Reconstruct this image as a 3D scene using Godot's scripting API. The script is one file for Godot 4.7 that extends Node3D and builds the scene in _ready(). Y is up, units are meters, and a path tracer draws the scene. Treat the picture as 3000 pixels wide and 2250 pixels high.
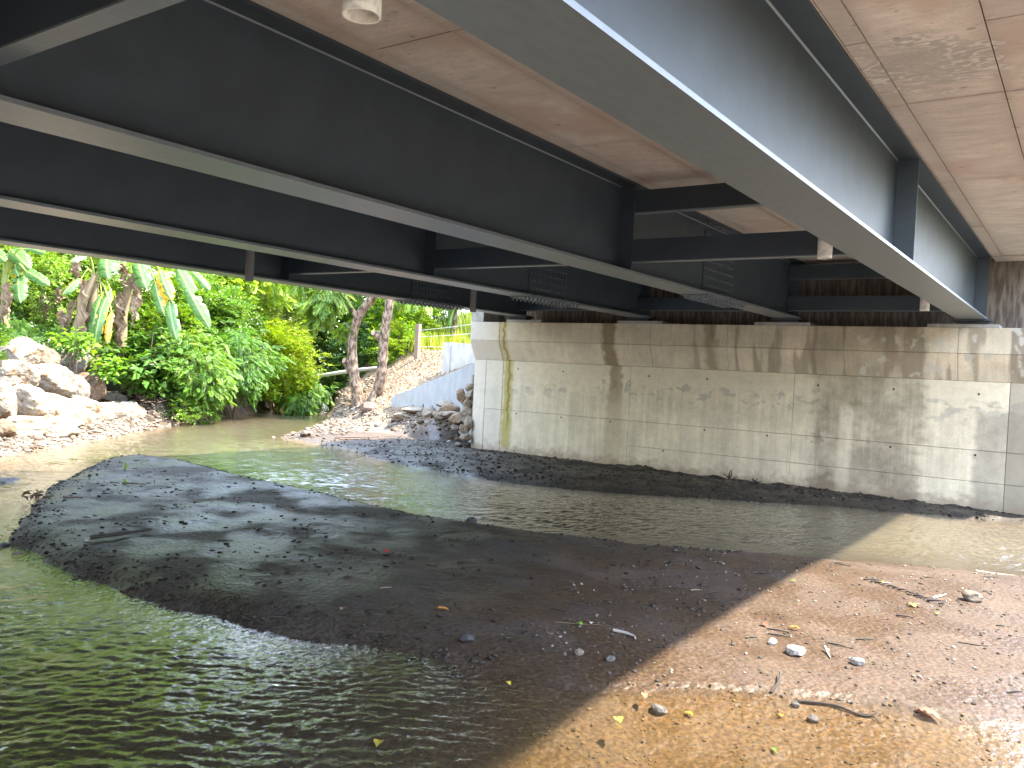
extends Node3D

# ---------------------------------------------------------------- mesh builder
class MB:
	var v := PackedVector3Array()
	var n := PackedVector3Array()
	var uv := PackedVector2Array()
	var c := PackedColorArray()
	var i := PackedInt32Array()
	var col := Color(1, 1, 1)
	func quad(a: Vector3, b: Vector3, d: Vector3, e: Vector3) -> void:   # counter-clockwise from outside
		var m := (b - a).cross(d - a)
		if m.length_squared() < 1e-16:
			m = (d - a).cross(e - a)
		m = m.normalized()
		var k := v.size()
		v.append_array([a, b, d, e])
		n.append_array([m, m, m, m])
		uv.append_array([_p(a, m), _p(b, m), _p(d, m), _p(e, m)])
		c.append_array([col, col, col, col])
		i.append_array([k, k + 2, k + 1, k, k + 3, k + 2])
	func _p(a: Vector3, m: Vector3) -> Vector2:
		if absf(m.y) > 0.7: return Vector2(a.x, a.z)
		if absf(m.x) > 0.7: return Vector2(a.z, a.y)
		return Vector2(a.x, a.y)
	func tri(a: Vector3, b: Vector3, d: Vector3) -> void:
		var m := (b - a).cross(d - a).normalized()
		var k := v.size()
		v.append_array([a, b, d])
		n.append_array([m, m, m])
		uv.append_array([_p(a, m), _p(b, m), _p(d, m)])
		c.append_array([col, col, col])
		i.append_array([k, k + 2, k + 1])
	func hexa(p: Array) -> void:   # 0-3 bottom ring (ccw seen from above), 4-7 the same above
		quad(p[3], p[2], p[1], p[0])
		quad(p[4], p[5], p[6], p[7])
		quad(p[0], p[1], p[5], p[4])
		quad(p[1], p[2], p[6], p[5])
		quad(p[2], p[3], p[7], p[6])
		quad(p[3], p[0], p[4], p[7])
	func box(lo: Vector3, hi: Vector3) -> void:
		hexa([Vector3(lo.x, lo.y, hi.z), Vector3(hi.x, lo.y, hi.z), Vector3(hi.x, lo.y, lo.z), Vector3(lo.x, lo.y, lo.z),
			Vector3(lo.x, hi.y, hi.z), Vector3(hi.x, hi.y, hi.z), Vector3(hi.x, hi.y, lo.z), Vector3(lo.x, hi.y, lo.z)])
	func tube(pts: PackedVector3Array, rad: PackedFloat32Array, sides := 8, caps := true) -> void:
		var base := v.size()
		var m := pts.size()
		var up := Vector3(0.13, 0.31, 0.94)
		for a in m:
			var t := (pts[mini(a + 1, m - 1)] - pts[maxi(a - 1, 0)]).normalized()
			var s := t.cross(up)
			if s.length() < 0.05:
				s = t.cross(Vector3.RIGHT)
			s = s.normalized()
			var w := t.cross(s).normalized()
			for b in sides + 1:
				var an := TAU * b / sides
				var d := s * cos(an) + w * sin(an)
				v.append(pts[a] + d * rad[a])
				n.append(d)
				uv.append(Vector2(float(b) / sides, a * 0.5))
				c.append(col)
		for a in m - 1:
			for b in sides:
				var k := base + a * (sides + 1) + b
				var l := k + sides + 1
				i.append_array([k, l, k + 1, k + 1, l, l + 1])
		if caps:
			for e in [0, m - 1]:
				var t := (pts[1] - pts[0]).normalized() * -1.0 if e == 0 else (pts[m - 1] - pts[m - 2]).normalized()
				var k := v.size()
				v.append(pts[e]); n.append(t); uv.append(Vector2(0.5, 0.5)); c.append(col)
				for b in sides + 1:
					v.append(v[base + e * (sides + 1) + b]); n.append(t); uv.append(Vector2(0.5, 0.5)); c.append(col)
				for b in sides:
					if e == 0: i.append_array([k, k + 1 + b, k + 2 + b])
					else: i.append_array([k, k + 2 + b, k + 1 + b])
	func mesh() -> ArrayMesh:
		var a := []
		a.resize(Mesh.ARRAY_MAX)
		a[Mesh.ARRAY_VERTEX] = v
		a[Mesh.ARRAY_NORMAL] = n
		a[Mesh.ARRAY_TEX_UV] = uv
		a[Mesh.ARRAY_COLOR] = c
		a[Mesh.ARRAY_INDEX] = i
		var m := ArrayMesh.new()
		m.add_surface_from_arrays(Mesh.PRIMITIVE_TRIANGLES, a)
		return m

# ---------------------------------------------------------------- scene helpers
var taken := {}
var M := {}
var rng := RandomNumberGenerator.new()

func numbered(called: String) -> String:
	if not taken.has(called):
		taken[called] = 0
		return called
	taken[called] += 1
	return "%s_%03d" % [called, taken[called]]

func tag(o: Node3D, label := "", category := "", group := "", kind := "") -> Node3D:
	if label: o.set_meta("label", label)
	if category: o.set_meta("category", category)
	if group: o.set_meta("group", group)
	if kind: o.set_meta("kind", kind)
	return o

func base(called: String, at: Vector3, label := "", category := "", group := "", kind := "") -> Node3D:
	var o := Node3D.new()
	o.name = numbered(called)
	add_child(o)
	o.position = at
	return tag(o, label, category, group, kind)

func put(called: String, mesh: Mesh, mat: Material, parent: Node3D = null, at := Vector3.ZERO) -> MeshInstance3D:
	var o := MeshInstance3D.new()
	if parent == null:
		o.name = numbered(called)
		add_child(o)
	else:
		var k := 0
		var nm := called
		while parent.has_node(NodePath(nm)):
			k += 1
			nm = "%s_%03d" % [called, k]
		o.name = nm
		parent.add_child(o)
	o.mesh = mesh
	o.material_override = mat
	o.position = at
	return o

func multi(called: String, mesh: Mesh, mat: Material, where: Array[Transform3D], tint: PackedColorArray, parent: Node3D = null) -> MultiMeshInstance3D:
	var mm := MultiMesh.new()
	mm.transform_format = MultiMesh.TRANSFORM_3D
	mm.use_colors = true
	mm.mesh = mesh
	mm.instance_count = where.size()
	for k in where.size():
		mm.set_instance_transform(k, where[k])
		mm.set_instance_color(k, tint[k])
	var o := MultiMeshInstance3D.new()
	o.multimesh = mm
	o.material_override = mat
	if parent == null:
		o.name = numbered(called)
		add_child(o)
	else:
		var k := 0
		var nm := called
		while parent.has_node(NodePath(nm)):
			k += 1
			nm = "%s_%03d" % [called, k]
		o.name = nm
		parent.add_child(o)
	o.set_meta("kind", "stuff")
	return o

func lin(r: float, g: float, b: float) -> Color:
	return Color(r, g, b).linear_to_srgb()

func noise(seed_: int, freq: float, oct := 3, type := FastNoiseLite.TYPE_SIMPLEX_SMOOTH) -> FastNoiseLite:
	var f := FastNoiseLite.new()
	f.seed = seed_
	f.noise_type = type
	f.frequency = freq
	f.fractal_octaves = oct
	if oct <= 1:
		f.fractal_type = FastNoiseLite.FRACTAL_NONE
	return f

func ramp(cols: Array, offs: Array) -> Gradient:
	var g := Gradient.new()
	g.offsets = PackedFloat32Array(offs)
	g.colors = PackedColorArray(cols)
	return g

func ntex(f: FastNoiseLite, size: int, g: Gradient = null, normal := 0.0) -> NoiseTexture2D:
	var t := NoiseTexture2D.new()
	t.width = size
	t.height = size
	t.seamless = true
	t.noise = f
	if g: t.color_ramp = g
	if normal > 0.0:
		t.as_normal_map = true
		t.bump_strength = normal
	return t

func grey(a: float) -> Color:
	return Color(a, a, a)

func mat(r: float, g: float, b: float, rough := 0.8) -> StandardMaterial3D:
	var m := StandardMaterial3D.new()
	m.albedo_color = lin(r, g, b)
	m.roughness = rough
	m.metallic_specular = 0.5
	return m

func smooth(a: float, b: float, x: float) -> float:
	return smoothstep(a, b, x)

# ---------------------------------------------------------------- materials
func make_materials() -> void:
	var fine := noise(11, 0.035, 5)
	var blot := noise(12, 0.012, 4)
	var steel := mat(0.042, 0.056, 0.069, 0.52)
	steel.roughness_texture = ntex(noise(13, 0.02, 5), 256, ramp([grey(0.92), grey(0.97)], [0.2, 0.8]))
	steel.albedo_texture = ntex(noise(14, 0.016, 4), 256, ramp([grey(0.92), grey(1.0)], [0.2, 0.8]))
	steel.uv1_triplanar = true
	steel.uv1_world_triplanar = true
	steel.uv1_scale = Vector3(0.6, 0.6, 0.6)
	M.steel = steel
	var under := mat(0.145, 0.168, 0.182, 0.34)  # flange undersides painted lighter than the webs, standing in for bounced light
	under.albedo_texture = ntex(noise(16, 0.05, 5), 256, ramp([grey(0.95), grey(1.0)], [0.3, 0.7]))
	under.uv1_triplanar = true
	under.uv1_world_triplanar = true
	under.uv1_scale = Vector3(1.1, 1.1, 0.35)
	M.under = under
	var sof := mat(1, 1, 1, 0.85)
	sof.albedo_texture = soffit_image()
	M.soffit = sof
	var conc := mat(0.42, 0.40, 0.36, 0.9)
	conc.albedo_texture = ntex(noise(40, 0.012, 5), 512, ramp([grey(0.84), grey(1.0)], [0.2, 0.8]))
	conc.uv1_triplanar = true
	conc.uv1_world_triplanar = true
	conc.uv1_scale = Vector3(0.7, 0.35, 0.7)
	M.concrete = conc
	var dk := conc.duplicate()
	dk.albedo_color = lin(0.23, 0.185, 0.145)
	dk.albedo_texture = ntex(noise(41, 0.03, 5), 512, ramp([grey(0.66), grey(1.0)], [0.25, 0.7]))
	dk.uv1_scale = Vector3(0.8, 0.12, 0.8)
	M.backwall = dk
	M.black = mat(0.02, 0.018, 0.016, 0.9)
	M.rubber = mat(0.025, 0.025, 0.028, 0.7)
	M.core = mat(0.16, 0.14, 0.12, 0.9)
	M.pvc = mat(0.82, 0.78, 0.70, 0.45)
	M.pvc.albedo_texture = ntex(noise(42, 0.03, 4), 256, ramp([grey(0.82), grey(1.0)], [0.25, 0.6]))
	M.pvc.uv1_triplanar = true
	M.pvc.uv1_scale = Vector3(2, 2, 2)
	M.pvc_rim = mat(0.58, 0.50, 0.36, 0.6)
	M.pvc_grey = mat(0.20, 0.19, 0.18, 0.6)

func soffit_image() -> ImageTexture:   # what the formwork, drips and leaks left on the concrete
	var W := 880
	var Hh := 1500
	var data := PackedByteArray()
	data.resize(W * Hh * 3)
	var n1 := noise(20, 0.9, 4)
	var n2 := noise(21, 3.5, 4)
	var n3 := noise(22, 30.0, 2)
	var n4 := noise(23, 1.0, 3)
	var n5 := noise(24, 1.0, 1, FastNoiseLite.TYPE_CELLULAR)
	n5.cellular_return_type = FastNoiseLite.RETURN_DISTANCE
	var r := RandomNumberGenerator.new()
	r.seed = 88
	var tone := []
	for k in 80: tone.append([r.randf_range(0.92, 1.05), r.randf()])
	var brk := [-4.16, -4.04, -3.40, -2.18, -1.88, -1.23, -0.605]
	var drip := []
	for k in 90: drip.append([r.randf_range(-4.1, -0.4), r.randf_range(-11.0, -2.2), r.randf_range(0.008, 0.028)])
	for py in Hh:
		var z := -15.2 + 13.4 * (py + 0.5) / Hh
		var pz := floori((z + 14.5) / 2.62)
		var tz := absf((z + 14.5) / 2.62 - roundf((z + 14.5) / 2.62)) * 2.62
		for px in W:
			var x := -4.45 + 4.2 * (px + 0.5) / W
			var pi := 0
			var tx := 9.0
			for q in 7:
				if x > brk[q]: pi = q + 1
				tx = minf(tx, absf(x - brk[q]))
			var t: Array = tone[posmod(pi * 11 + pz * 3, 80)]
			var a := n1.get_noise_2d(x, z)
			var b := n2.get_noise_2d(x * 0.7, z * 1.6)
			var g := n3.get_noise_2d(x, z)
			var s := n4.get_noise_2d(x * 2.2, z * 16.0)
			var c := Vector3(0.58, 0.505, 0.445).lerp(Vector3(0.56, 0.525, 0.47), t[1])
			c *= t[0] * (1.0 + 0.16 * a + 0.16 * b + 0.08 * g + 0.12 * s)
			c = c.lerp(Vector3(0.52, 0.40, 0.34), smoothstep(0.05, 0.5, n1.get_noise_2d(x + 20.0, z * 0.8)) * 0.8)
			# damp tide marks beside the joints and the girders
			var edge := minf(tx, tz)
			c = c.lerp(Vector3(0.34, 0.27, 0.22), smoothstep(0.11 + 0.12 * b, 0.0, edge) * (0.30 + 0.5 * maxf(a, 0.0)))
			var hz := minf(minf(absf(x + 4.16), absf(x + 1.76)), absf(x + 1.36))
			c = c.lerp(Vector3(0.36, 0.33, 0.29), smoothstep(0.22 + 0.2 * b, 0.02, hz) * (0.25 + 0.6 * maxf(n1.get_noise_2d(x * 0.4 + 3.0, z + 8.0), 0.0)))
			# a leak with swirling grey and white lime
			var dl := Vector2((x + 0.98) / 0.5, (z + 5.9) / 0.62).length() + 0.5 * b
			var lk := smoothstep(1.05, 0.55, dl)
			c = c.lerp(Vector3(0.38, 0.35, 0.31).lerp(Vector3(0.66, 0.62, 0.56), smoothstep(-0.1, 0.35, sin(dl * 14.0 + 5.0 * b) * 0.5 + a)), lk * 0.8)
			# short dark form marks across the boards
			c *= 1.0 - 0.28 * smoothstep(0.42, 0.62, n4.get_noise_2d(x * 7.0 + 11.0, z * 30.0)) * smoothstep(-0.2, 0.3, a)
			var k := (py * W + px) * 3
			var o := Color(clampf(c.x, 0, 1), clampf(c.y, 0, 1), clampf(c.z, 0, 1)).linear_to_srgb()
			data[k] = int(o.r * 255.0)
			data[k + 1] = int(o.g * 255.0)
			data[k + 2] = int(o.b * 255.0)
	for d in drip:
		var cx := int((d[0] + 4.45) / 4.2 * W)
		var cy := int((d[1] + 15.2) / 13.4 * Hh)
		var rx := maxi(1, int(d[2] / 4.2 * W))
		var ry := maxi(1, int(d[2] * 0.9 / 13.4 * Hh))
		for yy in range(-ry, ry + 1):
			for xx in range(-rx, rx + 1):
				if float(xx * xx) / (rx * rx) + float(yy * yy) / (ry * ry) > 1.0: continue
				var qx := cx + xx
				var qy := cy + yy
				if qx < 0 or qy < 0 or qx >= W or qy >= Hh: continue
				var k := (qy * W + qx) * 3
				for ch in 3: data[k + ch] = int(data[k + ch] * 0.80)
	return ImageTexture.create_from_image(Image.create_from_data(W, Hh, false, Image.FORMAT_RGB8, data))

# ---------------------------------------------------------------- bridge
const GX := [-9.96, -7.16, -4.36, -1.56]
const DECK_Z0 := -15.05
const DECK_Z1 := 9.4

func gbox(parent: Node3D, called: String, m: Material, lo: Vector3, hi: Vector3) -> MeshInstance3D:
	var b := MB.new()
	b.box(lo, hi)
	return put(called, b.mesh(), m, parent)

func sbox(parent: Node3D, called: String, lo: Vector3, hi: Vector3) -> void:
	var b := MB.new()
	b.box(lo, hi)
	for k in b.v.size():
		b.uv[k] = Vector2((b.v[k].x + 4.45) / 4.2, (b.v[k].z + 15.2) / 13.4)
	put(called, b.mesh(), M.soffit, parent)

func build_bridge() -> void:
	var br := base("bridge", Vector3.ZERO, "dark painted steel girder bridge with a concrete deck overhead", "bridge")
	var z0 := -14.62
	var z1 := 8.9
	for k in 4:
		var x: float = GX[k]
		var g := Node3D.new()
		g.name = "girder" if k == 0 else "girder_%03d" % k
		br.add_child(g)
		gbox(g, "web", M.steel, Vector3(x - 0.008, 2.935, z0), Vector3(x + 0.008, 3.86, z1))
		gbox(g, "bottom_flange", M.under, Vector3(x - 0.20, 2.91, z0), Vector3(x + 0.20, 2.935, z1))
		gbox(g, "top_flange", M.steel, Vector3(x - 0.19, 3.86, z0), Vector3(x + 0.19, 3.885, z1))
		# fillet welds, in the lighter underside colour for the light they catch
		for s in [-1, 1]:
			for yy in [2.935, 3.86]:
				var b := MB.new()
				var d := 0.010 if yy < 3.0 else -0.010
				var xs: float = x + s * 0.008
				var p0 := Vector3(xs, yy + d, z0); var p1 := Vector3(xs + s * 0.010, yy, z0)
				var q0 := Vector3(xs, yy + d, z1); var q1 := Vector3(xs + s * 0.010, yy, z1)
				if (s > 0) == (d > 0): b.quad(p1, p0, q0, q1)
				else: b.quad(p0, p1, q1, q0)
				put("weld", b.mesh(), M.under, g)
		for zz in [-14.42, -8.15, -1.60, 4.9, 8.6]:
			for s in [-1, 1]:
				if k == 0 and s < 0: continue
				gbox(g, "stiffener", M.steel, Vector3(x + (0.009 if s > 0 else -0.185), 2.936, zz - 0.008), Vector3(x + (0.185 if s > 0 else -0.009), 3.859, zz + 0.008))
		if k < 3:
			var zs: float = [-11.55, -11.1, -11.1][k]
			for s in [-1, 1]:
				gbox(g, "splice_plate", M.steel, Vector3(x + (0.009 if s > 0 else -0.020), 2.99, zs - 0.55), Vector3(x + (0.020 if s > 0 else -0.009), 3.80, zs + 0.55))
			gbox(g, "splice_plate", M.under, Vector3(x - 0.195, 2.894, zs - 0.75), Vector3(x + 0.195, 2.909, zs - 0.01))
			gbox(g, "splice_plate", M.under, Vector3(x - 0.195, 2.894, zs + 0.01), Vector3(x + 0.195, 2.909, zs + 0.75))
			var b := MB.new()
			for r in 7:
				for q in 12:
					var zz := zs - 0.5 + q * (1.0 / 11.0)
					if absf(zz - zs) < 0.03: continue
					var y := 3.06 + r * 0.112
					bolt(b, Vector3(x + 0.020, y, zz), Vector3(1, 0, 0), 0.017, 0.020)
					bolt(b, Vector3(x - 0.020, y, zz), Vector3(-1, 0, 0), 0.017, 0.020)
			for xx in [-0.15, -0.075, 0.075, 0.15]:
				for q in 14:
					var zz := zs - 0.70 + q * (1.40 / 13.0)
					bolt(b, Vector3(x + xx, 2.894, zz), Vector3(0, -1, 0), 0.018, 0.038)
					bolt(b, Vector3(x + xx, 2.935, zz), Vector3(0, 1, 0), 0.018, 0.025)
					bolt(b, Vector3(x + xx, 3.86, zz), Vector3(0, -1, 0), 0.018, 0.025)
			put("splice_bolt", b.mesh(), M.under, g).set_meta("kind", "stuff")
		# bearing
		gbox(g, "sole_plate", M.steel, Vector3(x - 0.26, 2.888, -14.62), Vector3(x + 0.26, 2.909, -14.30))
		gbox(g, "bearing_pad", M.rubber, Vector3(x - 0.20, 2.842, -14.58), Vector3(x + 0.20, 2.887, -14.36))
	for k in 3:
		for zz in [-14.3, -8.17, -1.62, 4.88]:
			var xa: float = GX[k] + 0.02
			var xb: float = GX[k + 1] - 0.02
			for yy in [3.04, 3.57]:
				var b := MB.new()
				b.box(Vector3(xa, yy, zz), Vector3(xb, yy + 0.235, zz + 0.010))
				b.box(Vector3(xa, yy + 0.223, zz - 0.085), Vector3(xb, yy + 0.235, zz - 0.0005))
				var cb := put("cross_beam", b.mesh(), M.steel, br)
				gbox(cb, "bottom_flange", M.under, Vector3(xa, yy - 0.010, zz - 0.095), Vector3(xb, yy - 0.0005, zz + 0.010))
	# deck: slab above, formwork-marked soffit panels below
	var slab := gbox(br, "deck_slab", M.concrete, Vector3(-11.18, 3.925, DECK_Z0), Vector3(-0.32, 4.17, DECK_Z1))
	gbox(br, "curb", M.concrete, Vector3(-11.18, 4.171, DECK_Z0), Vector3(-10.9, 4.42, DECK_Z1))
	gbox(br, "curb", M.concrete, Vector3(-0.60, 4.171, DECK_Z0), Vector3(-0.32, 4.42, DECK_Z1))
	var runs := [[-11.18, -10.88, -10.26, -10.155], [-0.0]]
	var strips := [[-11.18, -10.90], [-10.90, -10.27], [-10.27, -10.16], [-1.36, -1.23], [-1.23, -0.605], [-0.605, -0.32]]
	for k in 3:
		var l: float = GX[k] + 0.20
		strips.append_array([[l, l + 0.12], [l + 0.12, l + 0.76], [l + 0.76, l + 1.98], [l + 1.98, l + 2.28], [l + 2.28, l + 2.40]])
	rng.seed = 5
	for s in strips:
		var w: float = s[1] - s[0]
		var step := 1.31 if w < 0.3 else 2.62
		var z := -14.5
		var first := true
		while z < DECK_Z1 - 0.1:
			var ze := minf(z + step, DECK_Z1 - 0.02)
			var drop := rng.randf_range(-0.003, 0.003) - (0.004 if w < 0.15 else 0.0)
			sbox(slab, "soffit_panel", Vector3(s[0] + 0.004, 3.89 + drop, z + 0.004), Vector3(s[1] - 0.004, 3.9245, ze - 0.004))
			z = ze
		sbox(slab, "soffit_panel", Vector3(s[0] + 0.003, 3.872, -15.045), Vector3(s[1] - 0.003, 3.9245, -14.51))
	# haunch sides over the flanges
	for k in 4:
		var x: float = GX[k]
		sbox(slab, "haunch", Vector3(x - 0.196, 3.886, -14.6), Vector3(x + 0.196, 3.9246, DECK_Z1 - 0.02))
	# drain pipes
	for p in [[-1.83, -1.75], [-1.83, -6.94], [-1.83, -11.82], [-1.83, 3.3], [-9.32, -7.1], [-9.32, -12.0], [-9.32, -2.1]]:
		var b := MB.new()
		var r := 0.0575
		var y0 := 2.82
		if p[0] < -5.0: y0 = 2.80
		ring_pipe(b, Vector3(p[0], y0, p[1]), 3.90, r, r - 0.006)
		var d := put("drain_pipe", b.mesh(), M.pvc if p[0] > -5.0 else M.pvc_grey, br)
	
func ring_pipe(b: MB, at: Vector3, top: float, r: float, ri: float) -> void:
	var s := 24
	for a in s:
		var t0 := TAU * a / s
		var t1 := TAU * (a + 1) / s
		var d0 := Vector3(cos(t0), 0, -sin(t0)); var d1 := Vector3(cos(t1), 0, -sin(t1))
		var h := Vector3(0, top - at.y, 0)
		b.quad(at + d0 * r, at + d1 * r, at + d1 * r + h, at + d0 * r + h)
		b.quad(at + d1 * ri, at + d0 * ri, at + d0 * ri + h, at + d1 * ri + h)
		b.quad(at + d1 * r, at + d0 * r, at + d0 * ri, at + d1 * ri)

func bolt(b: MB, at: Vector3, dir: Vector3, r: float, h: float) -> void:
	var s := dir.cross(Vector3(0.3, 0.5, 0.8)).normalized()
	var w := dir.cross(s)
	for a in 6:
		var d0 := (s * cos(TAU * a / 6) + w * sin(TAU * a / 6)) * r
		var d1 := (s * cos(TAU * (a + 1) / 6) + w * sin(TAU * (a + 1) / 6)) * r
		b.quad(at + d0, at + d1, at + d1 + dir * h, at + d0 + dir * h)
		b.tri(at + dir * h, at + d0 + dir * h, at + d1 + dir * h)

# ---------------------------------------------------------------- abutment
func wall_image() -> ImageTexture:
	var W := 1400
	var Hh := 375
	var data := PackedByteArray()
	data.resize(W * Hh * 3)
	var n1 := noise(50, 1.3, 4)
	var n2 := noise(51, 6.0, 4)
	var n3 := noise(52, 26.0, 3)
	var st := noise(53, 1.0, 3)
	var ed := noise(54, 3.0, 4)
	for py in Hh:
		var y := 3.0 - 3.0 * (py + 0.5) / Hh
		for px in W:
			var x := -11.2 + 11.2 * (px + 0.5) / W
			var a := n1.get_noise_2d(x, y)
			var b := n2.get_noise_2d(x, y)
			var g := n3.get_noise_2d(x, y)
			var s := st.get_noise_2d(x * 5.0, y * 0.45)
			var s2 := st.get_noise_2d(x * 17.0 + 40.0, y * 0.8)
			var e := ed.get_noise_2d(x, y * 1.6)
			var c := Vector3(0.60, 0.52, 0.37)
			if y > 1.975: c = Vector3(0.57, 0.48, 0.345) * (1.1 if y < 2.39 else 1.0)  # corbel slope painted lighter to make up for the dim light on it
			c *= 1.0 + 0.20 * a + 0.10 * b + 0.13 * g
			c *= 1.0 + 0.16 * s * (1.0 if y < 1.6 else 0.6) + 0.07 * s2
			# cream skim coat under the corbel
			if y < 1.975:
				var edge := 1.56 + 0.22 * a + 0.12 * e
				if x < -8.0: edge -= 0.1
				var pl := smoothstep(edge - 0.02, edge + 0.03, y)
				if e < -0.28: pl *= 0.25
				if x > -4.1 and x < -2.1: pl *= smoothstep(1.68, 1.74, y + 0.1 * e) * 0.7
				c = c.lerp(Vector3(0.66, 0.575, 0.41) * (1.0 + 0.08 * b + 0.06 * g), pl * 0.7)
				c = c.lerp(Vector3(0.33, 0.305, 0.25), (1.0 - pl) * smoothstep(0.12, 0.4, e + 0.4 * a) * smoothstep(1.1, 1.5, y) * 0.6)
			# left end painted greyer and cooler, standing in for blue skylight
			c = c.lerp(Vector3(0.52, 0.50, 0.46), smoothstep(-9.6, -11.0, x) * 0.45)
			# damp dark bay right of the long joint
			var wob := 0.10 * e + 0.08 * a
			var damp := smoothstep(-4.0, -3.75, x + wob) * smoothstep(-2.1, -2.3, x + wob)
			damp *= 0.95 + 0.05 * smoothstep(0.0, 0.9, y) - 0.15 * smoothstep(0.1, 0.5, s2 + s) - 0.18 * smoothstep(-0.1, 0.6, e + a)
			damp *= 1.0 - 0.8 * smoothstep(-3.5, -3.42, x) * smoothstep(-3.2, -3.3, x) * smoothstep(1.55, 1.3, y)
			if y > 1.975: damp = maxf(damp, smoothstep(-4.0, -3.9, x) * smoothstep(-2.15, -2.25, x) * 0.95) * (0.8 + 0.3 * b)
			c = c.lerp(Vector3(0.25, 0.205, 0.135) * (1.0 + 0.3 * b + 0.2 * g + 0.4 * a), clampf(damp, 0, 1) * 0.72)
			var d2 := smoothstep(-1.50, -1.38, x + wob * 0.6) * smoothstep(1.62, 1.45, y + 0.25 * e)
			c = c.lerp(Vector3(0.20, 0.175, 0.14) * (1.0 + 0.3 * b), d2 * 0.6)
			if x > -1.02: c = c.lerp(Vector3(0.21, 0.18, 0.13), 0.6)
			# upper band mottling between the bearings
			if y > 1.975:
				var mo := smoothstep(0.05, 0.35, st.get_noise_2d(x * 2.6 + 9.0, y * 0.5)) * smoothstep(-7.0, -5.5, x)
				c = c.lerp(Vector3(0.20, 0.15, 0.10), mo * 0.55)
				c = c.lerp(Vector3(0.22, 0.155, 0.09), smoothstep(0.18, 0.02, absf(x + 5.72 + 0.05 * e)) * 0.6)
			# brown run below the second bearing
			var bx := absf(x + 7.79 + 0.06 * e - (0.10 if y < 1.975 else 0.0))
			var bw := 0.17 if y > 1.9 else 0.17 + 0.06 * (1.9 - y)
			var br := smoothstep(bw, bw * 0.55, bx) * (1.0 if y > 1.975 else 0.35 + 0.5 * smoothstep(0.9, 1.9, y) + 0.2 * s)
			c = c.lerp(Vector3(0.22, 0.145, 0.065), clampf(br, 0, 1) * 0.8)
			# yellow-green algae run near the end
			var yx := x + 10.27 - 0.05 * e + (0.05 if y > 2.0 else 0.0)
			var ye := smoothstep(0.17, 0.06, absf(yx)) * smoothstep(0.03, 0.18, y)
			c = c.lerp(Vector3(0.36, 0.31, 0.075), ye * (0.85 if y < 2.0 else 0.55))
			c = c.lerp(Vector3(0.20, 0.12, 0.03), smoothstep(0.045, 0.01, absf(yx - 0.02)) * smoothstep(0.3, 0.9, y) * 0.75)
			# white efflorescence
			var ef := smoothstep(0.16, 0.48, ed.get_noise_2d(x * 1.4 + 30.0, y * 1.0))
			if x > -3.2 and y > 2.0: c = c.lerp(Vector3(0.50, 0.46, 0.38), ef * 0.85)
			# dark damp blotches
			for q in [[-3.78, 0.90, 0.13, 0.15], [-3.7, 0.10, 0.22, 0.24]]:
				var dd := Vector2((x - q[0]) / q[2], (y - q[1]) / q[3]).length() + 0.7 * e + 0.4 * b
				c = c.lerp(Vector3(0.17, 0.13, 0.085), smoothstep(1.1, 0.4, dd) * 0.6)
			# moss tufts
			for q in [[-3.2, 1.52, 0.12, 0.05], [-2.5, 1.5, 0.13, 0.04]]:
				var dd := Vector2((x - q[0]) / q[2], (y - q[1]) / q[3]).length() - 0.9 * g - 0.6 * e
				c = c.lerp(Vector3(0.12, 0.14, 0.05), smoothstep(1.0, 0.3, dd) * 0.4)
			# waterline soil
			c = c.lerp(Vector3(0.26, 0.18, 0.12), smoothstep(0.26, 0.0, y + 0.14 * e + 0.08 * b) * 0.65)
			var k := (py * W + px) * 3
			var o := Color(clampf(c.x, 0, 1), clampf(c.y, 0, 1), clampf(c.z, 0, 1)).linear_to_srgb()
			data[k] = int(o.r * 255.0)
			data[k + 1] = int(o.g * 255.0)
			data[k + 2] = int(o.b * 255.0)
	return ImageTexture.create_from_image(Image.create_from_data(W, Hh, false, Image.FORMAT_RGB8, data))

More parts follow.
